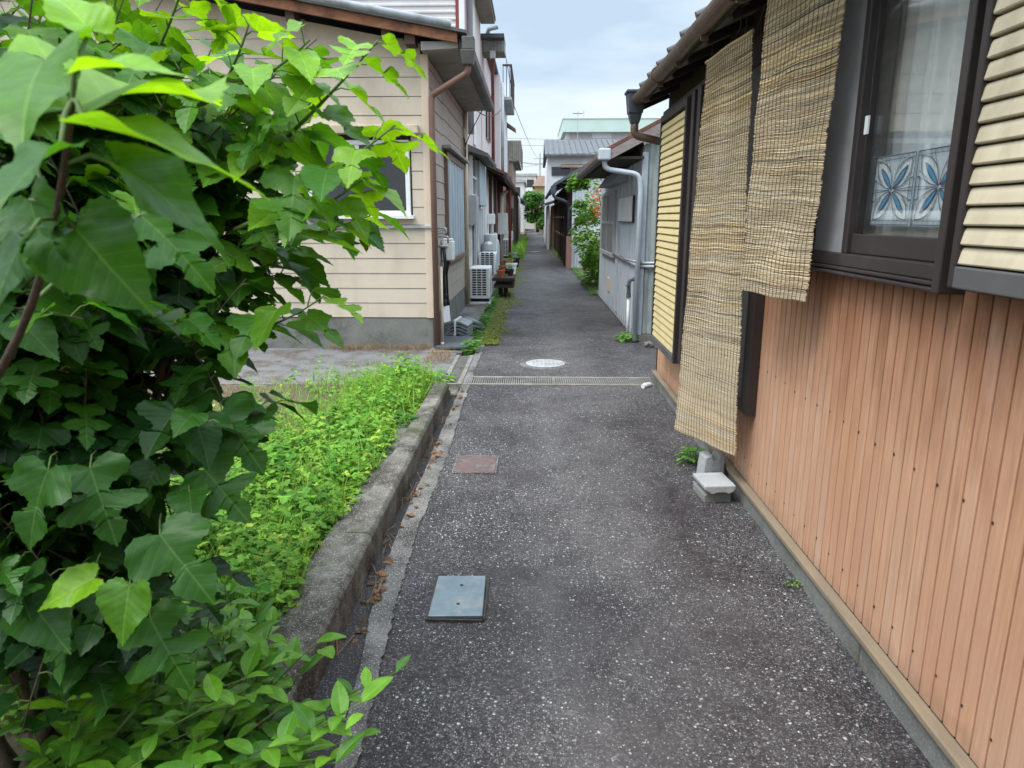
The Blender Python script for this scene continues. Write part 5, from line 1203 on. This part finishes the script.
# far left two storey block
h6 = thing('white_block', 'far white two storey building closing the left side of the alley', 'building', (-4, 82, 0))
MB().box(-10, 78, 0, -1.0, 92, 5.2).build('wall', whitewall, h6)
MB().box(-10.2, 77.8, 5.2, -.8, 92, 5.45).build('roof', greywall, h6)
b = MB()
for z in (1.2, 3.6):
    for x in (-2.6, -4.6): b.box(x, 77.95, z, x + 1.2, 77.999, z + 1.1)
build_each(b, 'window', darkglass, h6)
h7 = thing('white_block', 'white apartment building straight ahead at the very end of the alley', 'building', (0, 104, 0))
MB().box(-6, 102, 0, .4, 115, 7.2).build('wall', whitewall, h7); MB().box(-6.2, 101.8, 7.2, .6, 115, 7.5).build('parapet', greywall, h7)
b = MB()
for z in (1.0, 3.4, 5.6):
    for x in (-4.5, -2.6, -.9): b.box(x, 101.94, z, x + 1.0, 101.999, z + 1.1)
build_each(b, 'window', darkglass, h7)
b = MB()
for z in (2.9, 5.1): b.box(-5, 101.2, z, 0, 101.99, z + .5)
build_each(b, 'balcony', whitep, h7)
h8 = thing('yellow_house', 'ochre yellow house at the right of the alley end behind the tree', 'building', (2, 92, 0))
MB().box(.2, 90, 0, 4, 100, 5.4).build('wall', yellowwall, h8); MB().hexa([(-.1, 89.5, 5.3), (4.3, 89.5, 5.3), (4.3, 100, 5.3), (-.1, 100, 5.3), (.6, 91, 6.6), (3.6, 91, 6.6), (3.6, 99, 6.6), (.6, 99, 6.6)]).build('roof', woodwall, h8)
build_each(MB().box(.6, 89.95, 3.2, 1.6, 89.999, 4.3), 'window', darkglass, h8)

# ------------------------------------------------------------------ right: grey shed
gs = thing('grey_shed', 'blue grey corrugated sheet shed with white downpipe on the right', 'shed', (1.8, 11.2, 0))
ys_, ye_, XS = 8.72, 13.85, 1.30
MB().box(XS + .03, ys_ + .03, 0, 4, ye_, 2.35).build('inner_wall', roomdark, gs)
b = MB(); b.profile(corr(ys_, ye_, .21, .012, XS, -1, 'rib'), lambda p, z: (p[0], p[1], z), .03, 2.32); b.build('side_wall', shedm, gs, recalc=False)
b = MB(); pr = [(q[1], ys_ - q[0]) for q in corr(XS - .01, 4, .076, .018, 0, 1, 'wave')]
n = len(pr); b.add([(x, y, .10) for x, y in pr] + [(x, y, 2.32 + max(0, (x - 1.3)) * .5) for x, y in pr], [(i, i + 1, i + 1 + n, i + n) for i in range(n - 1)]); b.build('end_wall', shedend, gs, recalc=False, smooth=True)
MB().box(XS - .02, ys_ - .03, .0, XS + .05, ys_ + .04, 2.25).build('corner_post', shedm, gs, bevel=.006)
MB().box(XS + .0, ys_ - .04, -.1, 4, ye_, .09).build('base', found_m, gs)
b = MB()
def gz(x): return 2.24 + (x - .83) * .52
b.hexa([(.80, ys_ - .12, gz(.80)), (3.6, ys_ - .12, gz(3.6)), (3.6, ye_ - .9, gz(3.6)), (.80, ye_ - .9, gz(.80)), (.80, ys_ - .12, gz(.80) + .05), (3.6, ys_ - .12, gz(3.6) + .05), (3.6, ye_ - .9, gz(3.6) + .05), (.80, ye_ - .9, gz(.8) + .05)])
rf = b.build('roof', rustroof, gs, bevel=.006)
b = MB().hexa([(.88, ys_ - .125, gz(.88) - .11), (3.6, ys_ - .125, gz(3.6) - .11), (3.6, ys_ - .10, gz(3.6) - .11), (.88, ys_ - .10, gz(.88) - .11), (.88, ys_ - .125, gz(.88) - .002), (3.6, ys_ - .125, gz(3.6) - .002), (3.6, ys_ - .10, gz(3.6) - .002), (.88, ys_ - .10, gz(.88) - .002)])
b.build('verge_board', M('weathered_verge', (.22, .15, .135), (.30, .27, .26), sc=7, stretch=(.7, 2, 2), rough=.7), gs)
b = MB().box(.86, ys_ - .09, 2.17, 1.29, ye_ - .95, 2.20)
for k in range(11): b.bar((.86, ys_ + .1 + k * .41, 2.185), (1.3, ys_ + .1 + k * .41, 2.36), .05, .07)
build_each(b, 'rafter', darkw, gs)
b = MB().prism([(.76, 2.20), (.78, 2.165), (.83, 2.155), (.865, 2.18), (.87, 2.24), (.858, 2.24), (.85, 2.19), (.825, 2.17), (.79, 2.18), (.772, 2.22), (.765, 2.25)], 'y', ys_ - .02, ye_ - .9); b.build('gutter', copperg, gs)
b = MB().box(.755, ys_ - .15, 2.155, .895, ys_ - .0, 2.285); b.build('rain_hopper', shedm, gs, bevel=.015)
b = MB().tube(rounded([(.83, ys_ - .07, 2.17), (.84, ys_ - .07, 2.06), (1.24, ys_ - .07, 2.0), (1.265, ys_ - .07, 1.85), (1.265, ys_ - .07, .02)], r=.09), .030, 14).build('downpipe', shedm, gs, smooth=True)
mbx = thing('meter_box', 'white double electric meter box on the grey shed wall', 'meter box', (1.24, 9.9, 1.44))
MB().box(1.262, 9.25, 1.44, 1.287, 10.7, 1.78).build('case', alu, mbx, bevel=.008)
for a_ in (9.27, 9.99): MB().box(1.248, a_, 1.455, 1.2615, a_ + .69, 1.775).build('door', whitep, mbx, bevel=.006)
vh = MB().hexa([(1.08, 10.0, 1.98), (1.295, 10.0, 1.98), (1.295, 12.2, 1.98), (1.08, 12.2, 1.98), (1.20, 10.0, 2.16), (1.295, 10.0, 2.16), (1.295, 12.2, 2.16), (1.20, 12.2, 2.16)])
vh.build('window_hood', greywall, gs, bevel=.006)
b = MB().box(XS - .05, 11.3, .95, XS + .0, 11.36, 1.92).box(XS - .05, 13.3, .95, XS, 13.36, 1.92).box(XS - .05, 11.36, 1.86, XS, 13.3, 1.92).box(XS - .06, 11.3, .89, XS, 13.4, .95).box(XS - .05, 12.3, .95, XS, 12.36, 1.86).box(XS - .05, 11.36, 1.4, XS, 13.3, 1.45)
wq = b.build('window', greywall, gs, bevel=.004); MB().box(XS - .035, 11.361, .951, XS - .003, 13.299, 1.859).build('glass_pane', M('dusty_glass', (.20, .20, .21), (.16, .16, .17), sc=3, rough=.3), wq)
b = MB()
for y in (8.95, 9.6, 10.9): b.box(XS - .022, y, .1, XS - .002, y + .07, 2.2)
build_each(b, 'batten', shedm, gs)
b = MB().tube([(XS - .03, ys_ + .05, .94), (XS - .035, 10.2, .95), (XS - .03, 11.3, .97)], .022, 8).tube([(XS - .04, 10.5, .99), (XS - .05, 9.6, .96), (XS - .035, 8.8, .98)], .014, 8).tube([(XS, ys_ - .03, .93), (1.7, ys_ - .03, .92)], .02, 8).tube([(XS, ys_ - .035, .97), (1.7, ys_ - .035, .965)], .016, 8)
build_each(b, 'wall_pipe', galv, gs, smooth=True)
MB().box(XS - .026, 11.9, .30, XS - .003, 12.2, .52).build('wall_notice', peach, gs)
tp_ = thing('standpipe', 'white water standpipe with tap beside the shed corner', 'standpipe', (1.2, 8.95, 0))
MB().tube([(1.215, 8.95, 0), (1.21, 8.95, .55)], .019, 10).build('pipe', whitep, tp_, smooth=True)
MB().tube(rounded([(1.21, 8.95, .55), (1.21, 8.95, .74), (1.31, 8.95, .76)], r=.04), .024, 10).tube([(1.21, 8.95, .66), (1.17, 8.86, .68)], .015, 8).lathe([(.03, 0), (.03, .06)], (1.21, 8.95, .52), 10).build('tap', alug, tp_, smooth=False)

# rubble and stones by the shed foot
for k, (x, y, s) in enumerate(((1.40, 8.35, .07), (1.55, 8.25, .10), (1.28, 14.3, .08), (1.22, 15.2, .06), (1.2, 16.5, .09))):
    b = MB(); b.lathe([(s * .7, -s * .3), (s, .0), (s * .8, s * .45), (s * .3, s * .62)], (x, y, .02), 9)
    for i, q in enumerate(b.v): b.v[i] = (q[0] + rnd.uniform(-.15, .15) * s, q[1] + rnd.uniform(-.25, .25) * s, q[2] + rnd.uniform(-.1, .1) * s)
    o = b.build('stone', path_m, at=(x, y, 0)); tag(o, ['small grey stone in the gap between the shed and the wooden house', 'larger flat grey stone in the gap beside the shed end wall', 'stone at the far foot of the grey shed', 'small stone below the flowering bush', 'big stone under the flowering bush toward the brick post'][k], 'stone', 'loose stones on the right')

# ------------------------------------------------------------------ crown helper for bushes and trees
def crown(root, clumps, n, size, c0, c1, tm, seed, mat=herb, extra=None):
    lv = Leaves(); rr = random.Random(seed)
    for k in range(n):
        cx, cy, cz, r = rr.choice(clumps); a, e_ = rr.uniform(0, 2 * PI), math.asin(rr.uniform(-.8, 1)); q = r * rr.random() ** .4
        p = Vector((cx + q * math.cos(a) * math.cos(e_), cy + q * math.sin(a) * math.cos(e_), cz + q * math.sin(e_)))
        d = Vector((math.cos(a), math.sin(a), rr.uniform(-.6, .5)))
        lv.leaf(p, d, (rr.gauss(0, .4), rr.gauss(0, .4), 1), size * rr.uniform(.7, 1.3), lerp(c0, c1, rr.random()), tm, droop=.4)
    return lv.build('crown', mat, root)
fb_ = thing('flowering_bush', 'green bush with orange red flowers leaning out past the grey shed', 'bush', (1.7, 16, 0))
cl = []
rr_ = random.Random(5)
for k in range(26): cl.append((rr_.uniform(1.05, 1.75), rr_.uniform(14.3, 16.8), rr_.uniform(.6, 2.25), rr_.uniform(.16, .30)))
for k in range(7): cl.append((rr_.uniform(.85, 1.15), rr_.uniform(14.6, 16.2), rr_.uniform(1.3, 2.3), .13))
for k in range(12): cl.append((rr_.uniform(1.2, 1.6), rr_.uniform(14.3, 18.0), rr_.uniform(.12, .7), .2))
crown(fb_, cl, 6500, .075, (.06, .17, .02), (.24, .42, .05), SMALL[0], 6)
fl = Leaves()
for k in range(9):
    cx, cy, cz = rr_.uniform(1.16, 1.5), rr_.uniform(14.0, 14.5), rr_.choice([rr_.uniform(1.75, 2.12), rr_.uniform(1.45, 1.8)])
    if k % 5 == 0: cy += .5
    for j in range(16):
        a = rr_.uniform(0, 6.3); fl.leaf((cx + rr_.gauss(0, .07), cy + rr_.gauss(0, .06), cz + rr_.gauss(0, .07)), (math.cos(a), math.sin(a), rr_.uniform(-.3, .9)), (0, -1, 1), .045, lerp((.62, .07, .015), (.80, .18, .05), rr_.random()), SMALL[0])
fl.build('blossom', herb, fb_)
b = MB()
for k in range(8): b.tube(bez((1.6 + rnd.gauss(0, .1), 16 + rnd.gauss(0, .3), 0), (1.65, 16, 1), (rnd.uniform(1.35, 2), rnd.uniform(14.8, 17.5), rnd.uniform(1.3, 2.2)), 6), [.02 - .0025 * i for i in range(7)], 6)
b.build('trunk', barkm, fb_, smooth=True)

# ------------------------------------------------------------------ right: further houses
r3 = thing('slate_roof_house', 'pale sheet walled house with dark slate gable past the flowering bush', 'house', (3, 26, 0))
b = MB(); n0 = corr(1.18, 4.6, .09, .02, 0, 1, 'wave'); pr = [(q[1], 22.0 - q[0]) for q in n0]; n = len(pr)
def hz3(x): return 2.42 + (x - .62) * .58
b.add([(x, y, 0) for x, y in pr] + [(x, y, hz3(min(x, 3.2) if x < 3.2 else 6.4 - x) - .05) for x, y in pr], [(i, i + 1, i + 1 + n, i + n) for i in range(n - 1)]); b.build('gable_wall', M('pale_blue_white_sheet', (.60, .64, .67), (.52, .56, .60), sc=1.5, rough=.6, dirt=(.36, .36, .37), dsc=2), r3, recalc=False, smooth=True)
MB().box(1.18, 22.03, 0, 5.2, 34, 2.6).build('wall', woodwall, r3)
b = MB().hexa([(.60, 21.75, hz3(.60)), (3.2, 21.75, hz3(3.2)), (3.2, 34.2, hz3(3.2)), (.60, 34.2, hz3(.60)), (.60, 21.75, hz3(.6) + .09), (3.2, 21.75, hz3(3.2) + .09), (3.2, 34.2, hz3(3.2) + .09), (.6, 34.2, hz3(.6) + .09)])
b.hexa([(3.201, 21.75, hz3(3.2)), (5.8, 21.75, hz3(.6)), (5.8, 34.2, hz3(.6)), (3.201, 34.2, hz3(3.2)), (3.201, 21.75, hz3(3.2) + .09), (5.8, 21.75, hz3(.6) + .09), (5.8, 34.2, hz3(.6) + .09), (3.201, 34.2, hz3(3.2) + .09)])
b.build('roof', M('blue_slate', (.085, .10, .13), (.12, .135, .165), sc=3, rough=.6), r3)
MB().tube([(.60, 21.7, 2.40), (.60, 34, 2.40)], .06, 8).box(.52, 21.6, 2.2, .68, 21.75, 2.42).tube(rounded([(.6, 21.68, 2.2), (.62, 21.68, 2.1), (.95, 21.9, 2.0), (1.1, 22.2, 1.9), (1.1, 22.2, .0)], r=.1), .045, 8).build('gutter', bluepl, r3)
MB().box(1.02, 21.8, 0, 1.18, 22.2, .95).build('brick_pier', brick, r3)
b = MB()
for y in (23, 24.6, 26.2, 28, 30, 32, 33.8): b.box(.98, y, 0, 1.08, y + .1, 2.5)
build_each(b, 'post', darkw, r3)
b = MB()
for z in (.9, 1.5, 2.1): b.box(1.02, 23, z, 1.05, 33.8, z + .06)
build_each(b, 'rail', M('pale_bamboo_rail', (.34, .27, .16), None, rough=.8), r3)
b = MB()
for y in (24.9, 28.5): b.box(1.15, y, .9, 1.179, y + 1.4, 2.1)
build_each(b, 'window', darkglass, r3)
r4 = thing('timber_lean_to', 'low timber lean-to with pale posts and pipes on the right, far down', 'shed', (2, 37, 0))
MB().box(.95, 35, 0, 4, 39.5, 2.1).build('wall', woodwall, r4)
MB().hexa([(.55, 34.6, 2.1), (3, 34.6, 2.9), (3, 39.6, 2.9), (.55, 39.6, 2.1), (.55, 34.6, 2.18), (3, 34.6, 2.98), (3, 39.6, 2.98), (.55, 39.6, 2.18)]).build('roof', slate, r4)
b = MB()
for y in (35, 36.5, 38, 39.3): b.tube([(.75, y, 0), (.75, y, 2.1)], .05, 6)
build_each(b, 'post', whitep, r4)
MB().tube([(.55, 34.6, 2.1), (.55, 39.6, 2.1)], .06, 8).build('gutter', galv, r4)
r5 = thing('white_house', 'white two storey house with dark roof rising behind the sheds', 'house', (5, 44, 0))
MB().box(.76, 40, 0, 11, 48, 4.72).build('wall', M('clean_white_wall', (.70, .72, .74), (.64, .66, .69), sc=1, rough=.7, dirt=(.5, .5, .5), dsc=.8), r5)
b = MB().hexa([(.62, 39.6, 4.70), (11.4, 39.6, 4.70), (11.4, 44, 5.9), (.62, 44, 5.9), (.62, 39.6, 4.82), (11.4, 39.6, 4.82), (11.4, 44, 6.0), (.62, 44, 6.0)]); b.hexa([(.62, 44, 5.9), (11.4, 44, 5.9), (11.4, 48.4, 4.7), (.62, 48.4, 4.7), (.62, 44.001, 6.0), (11.4, 44.001, 6.0), (11.4, 48.4, 4.8), (.62, 48.4, 4.8)])
rf = b.build('roof', slate, r5); b = MB()
for k in range(34): b.bar((.8 + k * .32, 39.7, 4.87), (.8 + k * .32, 43.9, 6.02), .05, .04)
build_each(b, 'roof_seam', slate, rf)
build_each(MB().box(1.0, 39.95, 3.75, 2.0, 39.998, 4.2).box(3.4, 39.95, 3.0, 5, 39.998, 4.2), 'window', darkglass, r5)
b = MB().hexa([(1.5, 39.4, 4.12), (3.2, 39.4, 4.12), (3.2, 39.99, 4.25), (1.5, 39.99, 4.25), (1.5, 39.4, 4.18), (3.2, 39.4, 4.18), (3.2, 39.99, 4.33), (1.5, 39.99, 4.33)]); b.build('window_awning', woodwall, r5)
MB().box(2.05, 39.96, 3.55, 3.1, 39.998, 4.1).build('shutter', greywall, r5)
r6 = thing('green_roof_building', 'large pale building with mint green parapet behind the white house', 'building', (8, 64, 0))
MB().box(2.6, 60, 0, 16, 72, 8.2).build('wall', M('lilac_white_wall', (.62, .61, .64), (.58, .57, .60), sc=.6, rough=.7), r6)
MB().box(2.35, 59.6, 8.2, 16.3, 72, 9.2).build('parapet', greenroof, r6); MB().box(2.3, 59.55, 9.2, 16.4, 72, 9.28).build('coping', whitep, r6)
b = MB()
for x in (2.9, 6.3, 9.6, 12.6): b.box(x, 59.94, 6.2, x + 1.8, 59.998, 8.1)
build_each(b, 'window', M('pale_shutter', (.42, .38, .40), None, rough=.6), r6)
an = thing('tv_antenna', 'thin television antenna on the mint green parapet', 'antenna', (4.6, 59.8, 9.2))
MB().tube([(4.0, 59.9, 7.2), (4.0, 59.9, 9.9)], .03, 6).build('mast', galv, an); build_each(MB().tube([(3.7, 59.9, 9.6), (4.3, 59.9, 9.6)], .02, 5).tube([(3.8, 59.9, 9.3), (4.2, 59.9, 9.3)], .02, 5), 'crossbar', galv, an)
r7 = thing('small_white_house', 'small far white house with dark roof on the right before the tree', 'house', (2, 55, 0))
MB().box(.85, 49, 0, 2.5, 58, 2.5).build('wall', whitewall, r7); MB().hexa([(.5, 48.8, 2.4), (2.5, 48.8, 3.3), (2.5, 58.2, 3.3), (.5, 58.2, 2.4), (.5, 48.8, 2.5), (2.5, 48.8, 3.4), (2.5, 58.2, 3.4), (.5, 58.2, 2.5)]).build('roof', slate, r7)
b = MB()
for y in (50, 53, 56): b.box(.82, y, .9, .849, y + 1.2, 1.9)
build_each(b, 'window', darkglass, r7)
# far tree at the alley end and a tree behind the wooden house
tr = thing('leafy_tree', 'round green tree at the far end of the alley', 'tree', (.5, 78, 0))
cl = [(rr_.uniform(-.5, 1.4), rr_.uniform(76.5, 79.5), rr_.uniform(1.2, 4.0), rr_.uniform(.45, .8)) for k in range(22)]
crown(tr, cl, 3600, .26, (.03, .11, .02), (.13, .28, .04), SMALL[0], 9)
MB().tube([(.5, 78, 0), (.45, 78, 1.2), (.5, 78, 2.6)], [.16, .13, .07], 8).tube(bez((.45, 78, 1.1), (.8, 78, 1.8), (1.1, 77.7, 2.8)), .05, 6).tube(bez((.45, 78, 1.2), (.0, 78, 1.8), (-.2, 78, 2.8)), .05, 6).build('trunk', barkm, tr, smooth=True)
tr = thing('leafy_bush', 'dark green bush at the right foot of the far tree', 'bush', (.95, 68, 0))
cl = [(rr_.uniform(.75, 1.25), rr_.uniform(66, 70), rr_.uniform(.3, 1.5), rr_.uniform(.3, .45)) for k in range(10)]
crown(tr, cl, 1200, .2, (.02, .08, .015), (.09, .22, .03), SMALL[0], 10)
MB().tube([(1.0, 68, 0), (1.0, 68, 1.0)], .06, 6).build('trunk', barkm, tr)
tr = thing('leafy_tree', 'pale green young tree showing above the shed roof behind the wooden house', 'tree', (2.4, 10.6, 0))
cl = [(1.75 + rr_.uniform(-.25, .7), 8.0 + rr_.uniform(-.2, .5), 2.95 + rr_.uniform(-.2, .28), .16) for k in range(12)]
crown(tr, cl, 170, .10, (.16, .33, .03), (.32, .50, .06), LANCE[0], 12)
MB().tube(bez((2.6, 8.1, 0), (2.5, 8.1, 1.8), (2.1, 8.1, 2.9)), [.04 - .003 * i for i in range(11)], 8).tube(bez((2.3, 8.1, 2.4), (2.0, 8.1, 2.8), (1.8, 8.1, 3.1)), .012, 6).build('trunk', barkm, tr, smooth=True)
# long grass on the left far verge
gb = MB()
for k in range(1500):
    y = rnd.uniform(27, 42); x = rnd.uniform(-1.0, -.35); a = rnd.uniform(0, 6.3)
    blade(gb, (x, y, 0), (math.cos(a), math.sin(a), 0), rnd.uniform(.25, .7), .03, lerp((.14, .34, .03), (.28, .48, .05), rnd.random()), rnd.uniform(.2, .6))
tag(gb.build('long_grass', herb, at=(-.7, 34, 0), recalc=False), 'long bright green grass growing at the left edge far down the alley', 'grass', kind='stuff')
lv = Leaves()
for k in range(900):
    y = rnd.uniform(23, 40); x = 1.12 - abs(rnd.gauss(0, .12)); a = rnd.uniform(0, 6)
    lv.leaf((x, y, rnd.uniform(0, .12)), (math.cos(a), math.sin(a), .3), (0, 0, 1), rnd.uniform(.04, .09), lerp((.10, .17, .03), (.24, .30, .06), rnd.random()), SMALL[0])
for k in range(900):
    y = rnd.uniform(13.9, 21.5); x = 1.25 + abs(rnd.gauss(0, .12)) - .1; a = rnd.uniform(0, 6)
    lv.leaf((x, y, rnd.uniform(0, .08)), (math.cos(a), math.sin(a), .3), (0, 0, 1), rnd.uniform(.03, .07), lerp((.06, .16, .03), (.18, .32, .05), rnd.random()), SMALL[0])
tag(lv.build('edge_weeds', herb, None, (1.1, 25, 0)), 'scattered weeds along the foot of the right hand houses', 'weeds', kind='stuff')
# utility pole and wires
up = thing('utility_pole', 'distant utility pole with crossarms above the alley end', 'utility pole', (1.0, 112, 0))
MB().tube([(1.0, 112, 0), (1.0, 112, 11)], [.17, .12], 10).build('pole', greywall, up); MB().box(.1, 111.95, 10.2, 1.9, 112.05, 10.32).build('crossarm', galv, up); MB().box(.3, 111.95, 9.3, 1.7, 112.05, 9.4).build('crossarm', galv, up)
def wire(a, c, sag, r, label):
    a, c = Vector(a), Vector(c); pts = [a.lerp(c, t / 16) - Vector((0, 0, sag * 4 * (t / 16) * (1 - t / 16))) for t in range(17)]
    tag(MB().tube(pts, r, 5).build('overhead_wire', cablem, at=a), label, 'wire', 'overhead wires')
wire((-.66, 25.6, 5.2), (1.0, 112, 10.2), .5, .011, 'single wire slanting from the balcony to the far utility pole')
wire((-8, 60, 8.2), (9, 60, 7.9), .35, .012, 'upper wire crossing between the houses below the sky')
wire((-8, 60, 7.7), (9, 60, 7.4), .35, .012, 'lower wire crossing between the houses below the sky')
wire((-8, 112, 9.4), (1.0, 112, 9.35), .3, .018, 'far wire running left from the utility pole crossarm')
wire((1.6, 40, 4.9), (4.2, 26, 4.1), .15, .008, 'pale service wire above the slate gable')

wire((-.70, 17.6, 5.4), (-.66, 25.6, 5.5), .12, .009, 'cable slung along the left eaves to the balcony')
wire((-1.1, 12.6, 3.4), (-.9, 20.6, 4.4), .2, .010, 'cable sagging along the pink wall above the window hood')
wire((-1.1, 30, 4.0), (.8, 40, 4.5), .25, .009, 'wire crossing the alley to the white house')
wire((1.3, 13.6, 2.3), (.75, 22, 2.6), .15, .008, 'thin wire from the grey shed to the slate gable')
wire((-3.0, 70, 7.0), (4.0, 70, 6.6), .3, .012, 'farther wire crossing low in the sky')
def aerial(x, y, z, label):
    an = thing('tv_antenna', label, 'antenna', (x, y, z), 'television antennas on the roofs')
    MB().tube([(x, y, z), (x, y, z + 1.6)], .02, 6).build('mast', galv, an)
    for k in range(4): MB().tube([(x - .35 + .03 * k, y + .1 * k, z + 1.5), (x + .35 - .03 * k, y + .1 * k, z + 1.5)], .012, 5).build('crossbar', galv, an)
    MB().tube([(x, y - .1, z + 1.5), (x, y + .5, z + 1.5)], .014, 5).build('boom', galv, an)
aerial(-1.5, 41, 4.1, 'television antenna on the brown board house')
aerial(2.6, 44, 6.0, 'television antenna on the dark roof of the white house')
for o in scene.objects:
    if '_o' in o: del o['_o']
